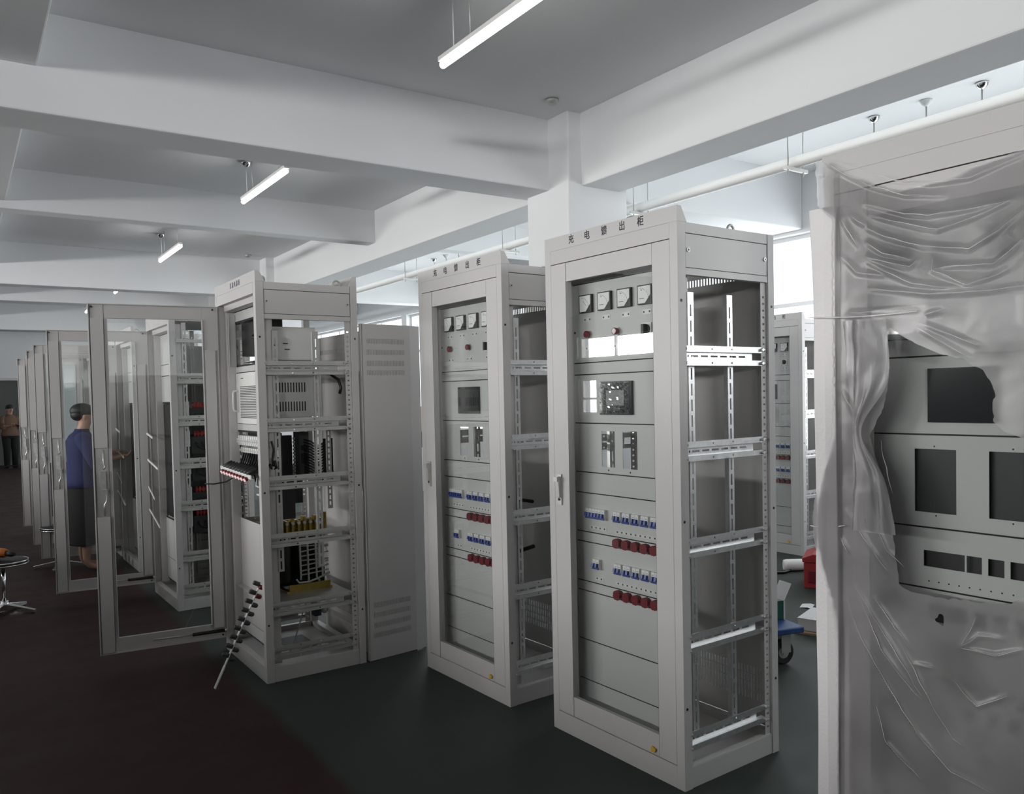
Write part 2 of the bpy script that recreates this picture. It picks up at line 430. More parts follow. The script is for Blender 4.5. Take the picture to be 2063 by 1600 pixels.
q = MB(); q.box(6.6, 6.7, -13.0, 3.7, 0, 2.15); struct('light_blocker_right', q, M['wall'])  # added unseen wall, stops low light from the right windows
q = MB(); q.box(DOOR_X[0], DOOR_X[1], FAR_Y+0.08, FAR_Y+0.13, 0, 2.25)
q.box(DOOR_X[0]-0.06, DOOR_X[0], FAR_Y-0.012, FAR_Y+0.1, 0, 2.31, 1); q.box(DOOR_X[1], DOOR_X[1]+0.06, FAR_Y-0.012, FAR_Y+0.1, 0, 2.31, 1)
q.box(DOOR_X[0], DOOR_X[1], FAR_Y-0.012, FAR_Y+0.1, 2.25, 2.31, 1)
d1 = struct('door_1', q, [M['door_dark'], M['zinc']])
q = MB(); q.tube([(1.55, FAR_Y+0.07, 1.02), (1.55, FAR_Y+0.03, 1.02), (1.43, FAR_Y+0.03, 1.02)], 0.011, 8); obj('door_handle', q, M['chrome'], d1)

# ------------------------------------------------------------------ hanging tube lamps
TX = 2.31
def canopy(mb, x, y, z, m):
    mb.loft([(x, y, z, 0.045, 0.045), (x, y, z-0.012, 0.045, 0.045), (x, y, z-0.035, 0.03, 0.03), (x, y, z-0.05, 0.012, 0.012)], 14, m)
def tube_lamp(x, y, z, label, lit=True):
    t = thing('tube_lamp', label, 'lamp', (x, y, z), 0, 'tube lamps hanging from the ceiling')
    q = MB(); q.box(-0.022, 0.022, -0.61, 0.61, 0.016, 0.042); obj('housing', q, M['white'], t, 0.003)
    q = MB(); q.tube([(0, -0.6, -0.004), (0, -0.595, -0.004), (0, 0.595, -0.004), (0, 0.6, -0.004)], [0.012, 0.02, 0.02, 0.012], 12)
    obj('tube', q, M['tube'] if lit else M['white'], t)
    for s in (-0.42, 0.30):
        q = MB(); q.tube([(0, s, 0.035), (0, s, CEIL-z)], 0.004, 6); obj('hanger_rod', q, M['zinc'], t)
    q = MB(); canopy(q, 0, 0.47, CEIL-z, 0); q.tube([(0, 0.47, CEIL-z-0.045), (0, 0.47, 0.035)], 0.004, 6, 1)
    obj('canopy', q, [M['chrome'], M['white']], t)
    return t
tube_lamp(TX+0.02, 3.36, 3.41, 'lit tube lamp over the front bay, nearest and largest of the row')
tube_lamp(TX, 7.07, 3.43, 'lit tube lamp just beyond the first deep cross beam')
tube_lamp(TX, 10.81, 3.44, 'lit tube lamp just beyond the second, shallower cross beam')
tube_lamp(TX, 14.5, 3.46, 'lit tube lamp mostly hidden behind the third cross beam')
tube_lamp(TX, 18.2, 3.49, 'small lit tube lamp above the corner of the nearest open glazed door')
tube_lamp(TX, 22.2, 3.45, 'tiny farthest lit tube lamp near the end wall')
def bay_lamp(x, ys, z, label):
    """unlit lamp let down on rods from chrome canopies"""
    y0 = sum(ys)/len(ys)
    t = thing('pendant_lamp', label, 'lamp', (x, y0, z), 0, 'unlit lamps in the window bay')
    q = MB(); q.box(-0.03, 0.03, -0.62, 0.62, 0.0, 0.04); obj('housing', q, M['white'], t, 0.003)
    for k, y in enumerate(ys):
        q = MB(); canopy(q, 0, y-y0, CEIL-z, 0); q.tube([(0, y-y0, CEIL-z-0.045), (0, y-y0, 0.035)], 0.006, 6, 1)
        obj('canopy', q, [M['chrome'] if k != 1 else M['white'], M['zinc']], t)
bay_lamp(6.35, (3.0, 3.41, 3.84), 2.6, 'unlit lamp on three rods with ceiling canopies, above the film wrapped cabinet')
bay_lamp(6.45, (10.6, 10.98, 11.36), 2.75, 'unlit lamp on rods with small canopies, far along the window bay')
# ------------------------------------------------------------------ pipe, smoke detectors, emergency light
q = MB(); q.tube([(4.985, y, 3.15) for y in (-3.5, 4, 12, 24.8)], 0.042, 14)
tag(obj('ceiling_pipe', q, M['white']), 'long white pipe hung under the ceiling along the window bay', 'pipe')
for y, lab in ((3.60, 'wire pipe hanger by the top corner of the film wrapped cabinet'), (5.15, 'wire pipe hanger just above the nearest lettered cabinet'),
               (7.15, 'wire pipe hanger above the second lettered cabinet from the camera'), (9.4, 'wire pipe hanger over the loose vented panel, left of the second lettered cabinet')):
    q = MB()
    for dx in (-0.085, 0.085):
        q.tube([(4.985+dx, y, 3.06), (4.985+dx, y, CEIL)], 0.0045, 6)
    q.box(4.985-0.125, 4.985+0.125, y-0.012, y+0.012, 3.085, 3.108)
    tag(obj('pipe_hanger', q, M['zinc']), lab, 'pipe hanger', 'pipe hangers')
for x, y, lab in ((3.81, 4.86, 'small round detector on the ceiling near the column top'), (3.75, 12.3, 'small round detector on the ceiling far along the deep beam')):
    q = MB(); q.loft([(x, y, CEIL, 0.05, 0.05), (x, y, CEIL-0.018, 0.05, 0.05), (x, y, CEIL-0.04, 0.025, 0.025)], 16)
    tag(obj('smoke_detector', q, M['zinc']), lab, 'smoke detector', 'smoke detectors')

def emergency_light():
    t = thing('emergency_light', 'twin head emergency light on the white column', 'lamp', (4.055, 5.27, 2.20))
    q = MB(); q.box(-0.07, 0.0, -0.13, 0.26, 0.0, 0.16); obj('battery_box', q, M['white'], t, 0.008)
    for y, a in ((0.20, 0.5), (-0.02, -0.1)):
        q = MB()
        d = Vector((-0.8, -0.35+0.15*a, 0.35)).normalized(); c = Vector((-0.08, y, 0.30))
        q.tube([c-d*0.06, c-d*0.045, c, c+d*0.012], [0.03, 0.07, 0.095, 0.095], 20, 0)
        q.tube([c+d*0.012, c+d*0.016, c+d*0.008], [0.09, 0.082, 0.02], 20, 1)
        q.tube([c-d*0.03, (-0.04, y, 0.155)], 0.014, 8, 2)
        obj('lamp_head', q, [M['zinc'], M['lens'], M['black']], t)
    for k in range(3):
        q = MB(); q.box(-0.073, -0.069, -0.04+k*0.05, -0.025+k*0.05, 0.075, 0.095); obj('indicator', q, M['dark'], t)
emergency_light()

# ------------------------------------------------------------------ electrical cabinets
W_, D_, H_ = 0.796, 0.592, 2.2

def frame_fn(top_panel=True, far_closed=False):
    def fn(b):
        for y0, y1 in ((0.0, 0.040), (W_-0.040, W_)):                 # corner posts
            b.box(0.0, 0.045, y0, y1, 0.0, H_); b.box(D_-0.040, D_, y0, y1, 0.0, H_)
        b.box(0.0, 0.04, 0.040, W_-0.040, 2.139, H_); b.box(0.0, 0.04, 0.040, W_-0.040, 0.0, 0.088)
        b.box(D_-0.04, D_, 0.040, W_-0.040, 2.139, H_); b.box(D_-0.04, D_, 0.040, W_-0.040, 0.0, 0.088)
        for y0, y1, yy in ((0.002, 0.03, 0.002), (W_-0.03, W_-0.002, W_-0.004)):
            b.box(0.047, D_-0.042, y0, y1, 2.16, H_); b.box(0.047, D_-0.042, y0, y1, 2.0, 2.026)
            b.box(0.047, D_-0.042, y0+0.002, y1, 0.0, 0.082)
            b.box(0.047, D_-0.042, yy+0.004 if yy < 0.1 else yy-0.03, yy+0.03 if yy < 0.1 else yy, 0.082, 0.086)
        b.box(0.01, D_-0.01, 0.01, W_-0.01, 2.188, 2.199)             # roof
        b.box(0.04, D_-0.04, 0.03, W_-0.03, 0.05, 0.056)              # floor plate
        b.box(0.045, 0.10, 0.712, 0.757, 0.088, 2.139); b.box(0.045, 0.10, 0.040, 0.088, 0.088, 2.139)   # recess sides
        b.box(0.03, 0.10, 0.088, 0.712, 2.103, 2.139)
        # perforated inner uprights on the open side
        hol = [(0.012, 0.024, 0.03+0.028*k, 0.03+0.028*k+0.008) for k in range(66)]
        b.sheet((D_-0.078, 0.012, 0.085), (1, 0, 0), (0, 0, 1), 0.036, 1.915, hol, th=0.0015)
        b.box(D_-0.043, D_-0.041, 0.012, 0.03, 0.085, 2.0)
        b.sheet((0.047, W_-0.012, 0.085), (1, 0, 0), (0, 0, 1), 0.036, 1.915, hol, th=0.0015)
        b.sheet((D_-0.078, W_-0.012, 0.085), (1, 0, 0), (0, 0, 1), 0.036, 1.915, hol, th=0.0015)
        for x in (0.018, D_-0.018):                                   # dark plug screws
            for z in (1.9, 1.05, 0.32):
                b.tube([(x, -0.0015, z), (x, 0.003, z)], 0.006, 8, 1)
        if far_closed: b.box(0.05, D_-0.045, W_-0.006, W_-0.003, 0.086, 2.0)
    return fn

def channel_fn(length=0.466):
    """horizontal side rail: two flat flanges with a slotted web set back between them; z measured from its bottom"""
    def fn(b):
        L = length
        b.sheet((0, 0.004, 0.055), (1, 0, 0), (0, 0, 1), L, 0.022, [(x, x+0.008, 0.007, 0.014) for x in (0.15, 0.27)], th=-0.002)
        b.box(0, L, 0.004, 0.028, 0.053, 0.055)
        b.sheet((0, 0.004, 0.0), (1, 0, 0), (0, 0, 1), L, 0.021, [(x, x+0.008, 0.007, 0.014) for x in (0.15, 0.27)], th=-0.002)
        b.box(0, L, 0.004, 0.028, 0.0195, 0.0215)
        hol = [(0.012, 0.02, 0.013, 0.021), (0.03, 0.038, 0.013, 0.021)] + [(0.05+0.058*k, 0.05+0.058*k+0.042, 0.013, 0.0205) for k in range(6)]
        b.sheet((0, 0.022, 0.0205), (1, 0, 0), (0, 0, 1), L-0.04, 0.034, hol, th=-0.002)
        for z in (0.066, 0.010):
            b.tube([(L-0.004, -0.008, z), (L-0.004, 0.006, z)], 0.007, 6); b.tube([(L+0.014, -0.003, z), (L-0.006, -0.001, z)], 0.0035, 6)
        b.tube([(0.003, -0.004, 0.066), (0.003, 0.006, 0.066)], 0.005, 6); b.tube([(0.003, -0.004, 0.010), (0.003, 0.006, 0.010)], 0.005, 6)
    return fn

def strip_fn(z0, z1):
    def fn(b):
        n = int((z1-z0-0.02)/0.062)
        hol = [(0.0125, 0.0215, 0.012+0.062*k, 0.012+0.062*k+0.046) for k in range(n)]
        b.sheet((0, 0, z0), (1, 0, 0), (0, 0, 1), 0.034, z1-z0, hol, th=-0.002)
        b.box(0.0, 0.002, 0.0, 0.02, z0, z1)
    return fn

def rear_door_fn(b):
    rows = []
    for z in (0.19, 0.228, 0.266, 0.304, 2.035):
        rows += [(0.04+0.0165*k, 0.04+0.0165*k+(0.0075 if z > 1 else 0.0042), z-0.09, z-0.06) for k in range(38)]
    b.sheet((D_-0.004, 0.044, 0.09), (0, 1, 0), (0, 0, 1), W_-0.088, 2.047, rows, th=0.0015)
    b.box(D_-0.03, D_-0.004, 0.044, 0.05, 0.09, 2.137); b.box(D_-0.03, D_-0.004, W_-0.05, W_-0.044, 0.09, 2.137)

def lintel_fn(b):
    prof = [(0.0, 0.0), (0.055, 0.0), (0.023, 0.06), (0.0, 0.06)]
    b.prism(prof, 0.0, W_, lambda a, z, e: (a, e, H_+z))
    b.box(0.004, 0.05, 0.003, W_-0.003, H_-0.004, H_+0.001, 1)

def eye_fn(b):
    b.torus((0, 0, 0.026), (0, 1, 0), 0.02, 0.0055, 0, 18, 8); b.tube([(0, 0, 0), (0, 0, 0.008)], 0.013, 10)

# door in hinge coordinates: u along the width, n into the cabinet, z up
DW = 0.714
def door_maps(kind):
    if kind == 'closed': return lambda p: Vector((p.y, 0.041+p.x, p.z))
    th = R(96.5)
    u = Vector((-math.sin(th), -math.cos(th), 0)); n = Vector((math.cos(th), -math.sin(th), 0)); h = Vector((-0.004, W_-0.041, 0))
    return lambda p: h + u*p.x + n*p.y + Vector((0, 0, p.z))
OP = (0.092, 0.612, 0.18, 2.053)          # glass opening u0,u1,z0,z1
def door_frame(kind):
    b = MB(door_maps(kind)); z0, z1 = 0.092, 2.136
    b.box(0, OP[0], 0, 0.022, z0, z1); b.box(OP[1], DW, 0, 0.022, z0, z1)
    b.box(OP[0], OP[1], 0.0015, 0.022, z0, OP[2]); b.box(OP[0], OP[1], 0.0015, 0.022, OP[3], z1)
    for u in (OP[0]-0.004, OP[1]+0.001): b.box(u, u+0.003, 0.022, 0.034, OP[2], OP[3], 0)
    if kind == 'open':
        b.box(0.0, 0.006, 0.022, 0.034, z0, z1); b.box(DW-0.006, DW, 0.022, 0.034, z0, z1)
        b.box(0.006, DW-0.006, 0.022, 0.034, z0, z0+0.006); b.box(0.006, DW-0.006, 0.022, 0.034, z1-0.006, z1)
        b.box(OP[1]+0.022, DW-0.012, 0.022, 0.038, 1.30, 2.05); b.box(OP[1]+0.022, DW-0.012, 0.022, 0.038, z0+0.01, 0.90)
        b.box(0.02, OP[0]-0.012, 0.022, 0.040, 0.16, 1.87)
        b.box(OP[1]+0.018, OP[1]+0.0195, 0.0222, 0.024, z0, z1, 1); b.box(DW-0.011, DW-0.0095, 0.0222, 0.0345, z0+0.01, z1-0.01, 1)
        for u in (0.03, DW-0.02):
            for z in (z0+0.02, z1-0.02): b.tube([(u, 0.03, z), (u, 0.0365, z)], 0.006, 8, 1)
    else:
        b.box(OP[0]-0.0012, OP[0], -0.0003, 0.0014, z0, z1, 1); b.box(OP[1], OP[1]+0.0012, -0.0003, 0.0014, z0, z1, 1)
    return b
def door_pane(kind):
    b = MB(door_maps(kind)); b.box(OP[0]-0.01 if 0 else OP[0], OP[1], 0.008, 0.013, OP[2], OP[3]); return b
def door_handle(kind):
    b = MB(door_maps(kind)); u = 0.676
    b.box(u-0.014, u+0.014, -0.008, 0.0, 1.05, 1.19)
    b.obox((u-0.011, -0.008, 1.175), (0.022, 0, 0), (0, -0.014, 0.006), (0, 0.004, -0.095), 0)
    b.tube([(u, -0.0085, 1.165), (u, -0.026, 1.165)], 0.010, 10); b.box(u-0.012, u+0.016, -0.03, -0.02, 1.158, 1.178)
    b.tube([(u, -0.0085, 1.075), (u, -0.012, 1.075)], 0.006, 10, 1)
    return b
def door_lock(kind):
    """latch gear on the inside of an opened door"""
    b = MB(door_maps(kind)); u = OP[1]+0.052
    b.box(OP[1]+0.024, DW-0.014, 0.022, 0.0235, 0.902, 1.298, 1)
    pts = [(u-0.004, 0.034, 1.29), (u-0.004, 0.034, 1.21), (u-0.012, 0.034, 1.19), (u, 0.034, 1.175)]
    b.tube(pts, 0.0045, 6); b.box(u-0.014, u+0.016, 0.024, 0.045, 1.06, 1.165); b.box(u-0.020, u+0.004, 0.045, 0.06, 1.03, 1.06)
    b.tube([(u, 0.034, 1.06), (u-0.016, 0.04, 1.02), (u-0.014, 0.034, 0.99), (u-0.002, 0.034, 0.97), (u-0.002, 0.034, 0.905)], 0.0045, 6)
    b.tube([(u+0.006, 0.047, 1.14), (u+0.006, 0.04, 1.14)], 0.008, 8); b.tube([(u-0.006, 0.047, 1.09), (u-0.006, 0.04, 1.09)], 0.006, 8)
    return b
def key_mesh(key, fn, mats):
    k = (key,)+tuple(x.name for x in mats)
    if k not in CACHE: CACHE[k] = fn().mesh(key, mats)
    return CACHE[k]
def add_door(t, kind, tag_card=False, grip=True):
    d = link('door', key_mesh('door_'+kind, lambda: door_frame(kind), [M['paint'], M['seal']]), t, 0.0015)
    link('glass_pane', key_mesh('pane_'+kind, lambda: door_pane(kind), [M['glass']]), d)
    if kind == 'closed':
        if grip: link('handle', key_mesh('handle', lambda: door_handle(kind), [M['zinc'], M['black']]), d)
    else:
        link('latch_gear', key_mesh('lock', lambda: door_lock(kind), [M['galv'], M['zinc']]), d)
        b = MB(); b.tube([(-0.02, W_-0.06, 0.135), (-0.21, W_-0.038, 0.135)], 0.011, 10, 1); b.tube([(-0.21, W_-0.038, 0.135), (-0.40, W_-0.02, 0.14), (-0.43, W_-0.012, 0.14)], 0.0045, 8, 0)
        b.ball((-0.015, W_-0.062, 0.135), 0.014, 0, 8, 6)
        k = ('door_stay',)
        if k not in CACHE: CACHE[k] = b.mesh('door_stay', [M['galv'], M['black']])
        link('door_stay', CACHE[k], t)
    if tag_card:
        b = MB(); y = 0.16
        b.prism([(y-0.008, 0.105), (y+0.012, 0.098), (y+0.015, 0.118), (y+0.006, 0.128), (y-0.004, 0.118), (y-0.013, 0.122)], -0.006, -0.0045, lambda a, z, e: (e, a, z))
        obj('key_tag', b, M['yellow'], d)
    return d

# ---- instrument panels (local y of the panel 0.088 .. 0.712, set back 9 cm behind the door)
PX = 0.09
def panel(t, z0, z1, holes=(), mats=None, name='instrument_panel', ymax=0.712, dots=()):
    y0 = 0.088
    b2 = MB(); b2.sheet((PX, ymax, z0+0.0015), (0, -1, 0), (0, 0, 1), ymax-y0, z1-z0-0.003,
                        [(ymax-h[1], ymax-h[0], h[2]-z0-0.0015, h[3]-z0-0.0015) for h in holes], th=-0.0025)
    b2.box(PX+0.003, PX+0.005, y0, ymax, z1-0.010, z1+0.010, 1); b2.box(PX+0.003, PX+0.005, y0, ymax, z0-0.010, z0+0.010, 1)
    for (y, z, r) in dots: b2.tube([(PX-0.0006, y, z), (PX+0.001, y, z)], r, 10, 1)
    return obj(name, b2, mats or [M['panel'], M['black']], t)
def meter_fn(kind):
    def fn(b):
        s = 0.04
        b.box(-0.014, 0.0, -s, s, -s, s, 0)
        P = [(0.035, -0.035), (-0.004, -0.035), (-0.035, -0.002), (-0.035, 0.035), (0.035, 0.035)]
        b.prism(P, -0.0155, -0.0138, lambda a, z, e: (e, a, z), 1)
        if kind == 0:
            b.obox((-0.0165, 0.010, 0.012), (0, -0.018, -0.022), (0, 0.002, 0.0015), (0.001, 0, 0), 2)
        else:
            b.box(-0.0165, -0.0155, 0.000, 0.026, -0.0165, -0.0145, 2); b.box(-0.0160, -0.0155, 0.012, 0.018, 0.018, 0.021, 2)
        for k in range(9):                                               # scale ticks
            a = R(8+k*10)
            y, z = 0.026-0.052*math.sin(a)*0.98, -0.02+0.047*math.cos(a)
            b.box(-0.0160, -0.0155, y-0.0009, y+0.0009, z-0.002, z+0.002, 3)
    return fn
def plate_fn(n):
    def fn(b):
        b.box(-0.0015, 0, -0.024, 0.024, -0.010, 0.010, 0)
        for k in range(n):
            y = 0.016-0.032*k/max(1, n-1)
            b.box(-0.0018, -0.0014, y-0.004, y+0.004, -0.004, 0.004, 1)
    return fn
def lamp_fn(b):
    b.tube([(-0.004, 0, 0), (0, 0, 0)], 0.019, 18, 1); b.tube([(-0.022, 0, 0), (-0.020, 0, 0), (-0.004, 0, 0)], [0.012, 0.0155, 0.0155], 18, 0)
def switch_fn(b):
    b.box(-0.006, 0, -0.027, 0.027, -0.027, 0.027, 1); b.tube([(-0.012, 0, 0), (-0.006, 0, 0)], 0.021, 18, 0); b.box(-0.03, -0.012, -0.007, 0.007, -0.021, 0.021, 0)
def breaker_fn(n):
    def fn(b):
        w = 0.0205*n
        b.box(-0.016, 0.0, -w/2, w/2, -0.022, 0.023, 0)
        b.box(-0.020, -0.016, -w/2, w/2, -0.022, -0.012, 1)
        for k in range(n):
            y = -w/2+0.0205*(k+0.5)
            b.obox((-0.018, y-0.006, -0.014), (0, 0.012, 0), (-0.012, 0, 0.004), (0.004, 0, 0.017), 1)
            b.box(-0.0165, -0.0155, y-0.003, y+0.003, 0.010, 0.012, 2)
            if k: b.box(-0.0163, -0.0155, y-0.0105, y-0.0098, -0.012, 0.023, 2)
    return fn
def knob_fn(b):
    n = 20; pts = []
    for k in range(n*2):
        a = 2*PI*k/(n*2); r = 0.0215 if (k//2) % 5 else 0.019
        pts.append((r*math.cos(a), r*math.sin(a)))
    b.prism(pts, -0.024, 0.0, lambda a, z, e: (e, a, z), 0); b.tube([(-0.0245, 0, 0), (-0.022, 0, 0)], 0.011, 14, 0)
def marks_fn(n):
    def fn(b):
        w = 0.0275*n
        b.box(-0.0012, 0, -w/2, w/2, -0.0075, 0.0075, 0)
        for k in range(n):
            y = w/2-0.0275*(k+0.5); b.box(-0.0015, -0.0011, y-0.004, y+0.004, -0.0035, 0.0035, 1)
    return fn
def text_mesh(txt, size, mat):
    cu = bpy.data.curves.new('lettering', 'FONT'); cu.body = txt; cu.size = size; cu.align_x = 'CENTER'; cu.align_y = 'CENTER'
    cu.extrude = 0.0006; cu.offset = 0.0003; cu.resolution_u = 2
    o = bpy.data.objects.new('tmp', cu); C.objects.link(o)
    dg = bpy.context.evaluated_depsgraph_get(); dg.update()
    me = bpy.data.meshes.new_from_object(o.evaluated_get(dg))
    bpy.data.objects.remove(o); me.materials.clear(); me.materials.append(mat)
    return me
def front_text(parent, txt, y, z, size, mat, x=-0.0006, squeeze=1.0, bold=0.0):
    me = text_mesh(txt, size, mat)
    for v in me.vertices:
        a, c, e = v.co
        v.co = (x-e, y-a*squeeze, z+c)
    return me
def lettering(parent, chars, ys, z, size, mat, squeeze=1.0):
    for ch, y in zip(chars, ys):
        me = front_text(None, ch, y, z, size, mat, squeeze=squeeze)
        link('letter', me, parent)

def body(t, steel, chan_z, top_panel=True, far_closed=False, rear=True, eyes=((0.44, 0.10), (0.44, 0.69)), strips=True, strip_z=(0.16, 1.94)):
    shared('frame', 'frame%d%d' % (top_panel, far_closed), frame_fn(top_panel, far_closed), [M['paint'], M['black']], t, 0.0015)
    l = shared('header', 'lintel', lintel_fn, [M['paint'], M['seal']], t, 0.001)
    if rear: shared('rear_door', 'rear_door', rear_door_fn, [M['paint']], t)
    if top_panel:
        def tp(b):
            b.box(0.049, D_-0.044, 0.003, 0.006, 2.029, 2.157, 0)
            for x in (0.062, D_-0.058): b.tube([(x, -0.0015, 2.095), (x, 0.004, 2.095)], 0.009, 12, 1); b.tube([(x, -0.002, 2.095), (x, 0.0, 2.095)], 0.004, 8, 2)
            b.box(0.047, D_-0.042, 0.007, 0.02, 2.026, 2.16, 2)
        shared('side_cover', 'side_cover', tp, [M['paint'], M['zinc'], M['black']], t)
    for x, y in eyes: shared('lifting_eye', 'eye', eye_fn, [M['zinc']], t, loc=(x, y, H_))
    for z in chan_z:
        shared('side_rail', 'channel', channel_fn(), [steel], t, loc=(0.043, 0.0, z))
    for z in chan_z:
        c = shared('far_side_rail', 'channel', channel_fn(), [steel], t, loc=(0.043, W_-0.036, z))
    if strips:
        for x in (0.094, 0.329): shared('slotted_upright', 'strip%s' % (strip_z,), strip_fn(*strip_z), [steel], t, loc=(x, 0.036, 0))
        for x in (0.094, 0.329): shared('slotted_upright', 'strip%s' % (strip_z,), strip_fn(*strip_z), [steel], t, loc=(x, W_-0.06, 0))
    return l

ZC_A = [1.652, 1.280, 0.903, 0.530, 0.146]
ZC_C = [1.694, 1.379, 1.060, 0.742, 0.362, 0.116]

def feeder_cabinet(loc, rot, label, lights_red=True, film_on_screen=False):
    """glazed cabinet with meters, screen, breakers and knobs behind its door"""
    t = thing('electrical_cabinet', label, 'cabinet', loc, rot, 'glazed cabinets with meters and breakers')
    l = body(t, M['galv'], ZC_A)
    lettering(l, '充电馈出柜', [0.610, 0.507, 0.40, 0.294, 0.19], 2.231, 0.042, M['ink'], 0.86)
    add_door(t, 'closed', True)
    panel(t, 2.047, 2.102)
    p = panel(t, 1.692, 2.045, dots=[(0.700, 1.83, 0.006)])
    for k, y in enumerate((0.612, 0.491, 0.370, 0.249)):
        shared('meter', 'meter%d' % (k > 0), meter_fn(k > 0), [M['black'], M['dial'], M['ink'], M['dark']], p, loc=(PX, y, 1.954))
        shared('name_plate', 'plate', plate_fn(2), [M['label'], M['dark']], p, loc=(PX, y, 1.884))
    for y in (0.605, 0.423): shared('indicator_lamp', 'lamp', lamp_fn, [M['redlight'], M['zinc']], p, loc=(PX, y, 1.817))
    shared('rotary_switch', 'switch', switch_fn, [M['black'], M['white']], p, loc=(PX, 0.249, 1.812))
    for y in (0.605, 0.423, 0.249): shared('name_plate', 'plate', plate_fn(2), [M['label'], M['dark']], p, loc=(PX, y, 1.755))
    panel(t, 1.639, 1.690)
    p = panel(t, 1.420, 1.637)
    b = MB(); b.box(PX-0.012, PX, 0.334, 0.531, 1.459, 1.603, 0); b.box(PX-0.0135, PX-0.012, 0.378, 0.487, 1.499, 1.565, 1)
    for k in range(7): b.box(PX-0.0128, PX-0.0119, 0.39+k*0.013, 0.397+k*0.013, 1.474, 1.478, 2)
    sn = obj('touch_screen', b, [M['screen'], M['screen_grey'] if film_on_screen else M['screen'], M['dark']], p)
    if film_on_screen:
        b = MB(); nn = 22; vs = []; fs = []
        rnd = random.Random(3)
        for i in range(nn):
            for j in range(nn):
                e = max(abs(i/(nn-1)-0.5), abs(j/(nn-1)-0.5))*2
                vs.append((PX-0.017-(0.010*e*e)*rnd.random()-0.003*rnd.random()*e, 0.338+0.19*i/(nn-1), 1.463+0.136*j/(nn-1)))
        fs = [(i*nn+j, (i+1)*nn+j, (i+1)*nn+j+1, i*nn+j+1) for i in range(nn-1) for j in range(nn-1)]
        b.add(vs, fs, 0, False); f_ = obj('protective_film', b, M['clearfilm'], p)
    p = panel(t, 1.198, 1.418, [(0.452, 0.535, 1.228, 1.386), (0.317, 0.404, 1.226, 1.388)], dots=[(0.493, 1.214, 0.004), (0.36, 1.212, 0.004)])
    panel(t, 1.104, 1.196)
    p = panel(t, 0.926, 1.102)
    shared('circuit_breaker', 'brk6', breaker_fn(6), [M['white'], M['blue'], M['dark']], p, loc=(PX, 0.571, 1.014))
    shared('terminal_label', 'marks4', marks_fn(4), [M['label'], M['dark']], p, loc=(PX, 0.567, 0.950))
    ys = [0.4335-0.055*k for k in range(6)]
    for y in ys:
        shared('circuit_breaker', 'brk2', breaker_fn(2), [M['white'], M['blue'], M['dark']], p, loc=(PX, y, 1.014))
        shared('terminal_label', 'marks2', marks_fn(2), [M['label'], M['dark']], p, loc=(PX, y-0.003, 0.948))
    p = panel(t, 0.880, 0.924)
    for y in ys: shared('terminal_knob', 'knob', knob_fn, [M['red']], p, loc=(PX, y+0.002, 0.900))
    p = panel(t, 0.699, 0.878)
    shared('circuit_breaker', 'brk2', breaker_fn(2), [M['white'], M['blue'], M['dark']], p, loc=(PX, 0.571, 0.788))
    shared('terminal_label', 'marks2', marks_fn(2), [M['label'], M['dark']], p, loc=(PX, 0.565, 0.722))
    for y in ys:
        shared('circuit_breaker', 'brk2', breaker_fn(2), [M['white'], M['blue'], M['dark']], p, loc=(PX, y, 0.787))
        shared('terminal_label', 'marks2', marks_fn(2), [M['label'], M['dark']], p, loc=(PX, y-0.003, 0.722))
    p = panel(t, 0.654, 0.697)
    for y in ys: shared('terminal_knob', 'knob', knob_fn, [M['red']], p, loc=(PX, y+0.002, 0.674))
    panel(t, 0.428, 0.652); panel(t, 0.243, 0.426); panel(t, 0.125, 0.241)
    # inside: isolator, cables
    b = MB(); b.box(0.30, 0.34, 0.50, 0.66, 1.80, 1.95, 0); b.box(0.20, 0.30, 0.56, 0.62, 1.84, 1.90, 1)
    for z in (1.78, 1.83, 1.88, 1.93): b.tube([(0.28, 0.47, z-0.03), (0.28, 0.70, z-0.03)], 0.008, 8, 0)
    b.tube([(0.26, 0.60, 1.76), (0.26, 0.60, 1.73), (0.28, 0.60, 1.71), (0.25, 0.60, 1.69)], 0.007, 8, 0)
    obj('isolator', b, [M['galv'], M['black']], t)
    b = MB()
    b.tube([(0.13, 0.10, 0.95), (0.13, 0.11, 0.75), (0.12, 0.10, 0.60), (0.15, 0.14, 0.52), (0.22, 0.22, 0.50)], 0.012, 8)
    b.tube([(0.20, 0.30, 0.52), (0.20, 0.30, 0.62), (0.27, 0.32, 0.66), (0.34, 0.36, 0.60), (0.36, 0.38, 0.50)], 0.009, 8)
    b.tube([(0.11, 0.3, 1.0), (0.30, 0.3, 0.985), (0.42, 0.32, 0.96)], 0.010, 8); b.tube([(0.11, 0.3, 0.72), (0.30, 0.3, 0.70), (0.42, 0.32, 0.71)], 0.012, 8)
    obj('cable', b, M['cable'], t)
    return t
D0 = R(1.45)
A_LOC, A_ROT = (2.2954, 2.1793, 0), 0.029658
B_LOC, B_ROT = (2.2391, 3.2862, 0), 0.038472
C_LOC, C_ROT = (1.3605, 4.3564, 0), 0.004086
feeder_cabinet(A_LOC, A_ROT, 'glazed cabinet with crinkled film over its screen, largest and nearest of the lettered ones', film_on_screen=True)
feeder_cabinet(B_LOC, B_ROT, 'glazed cabinet with two clear red lamps, standing right of the loose vented panel')
feeder_cabinet((6.4936, 4.6408, 0), D0, 'glazed cabinet far behind by the windows, seen above the red tool case')

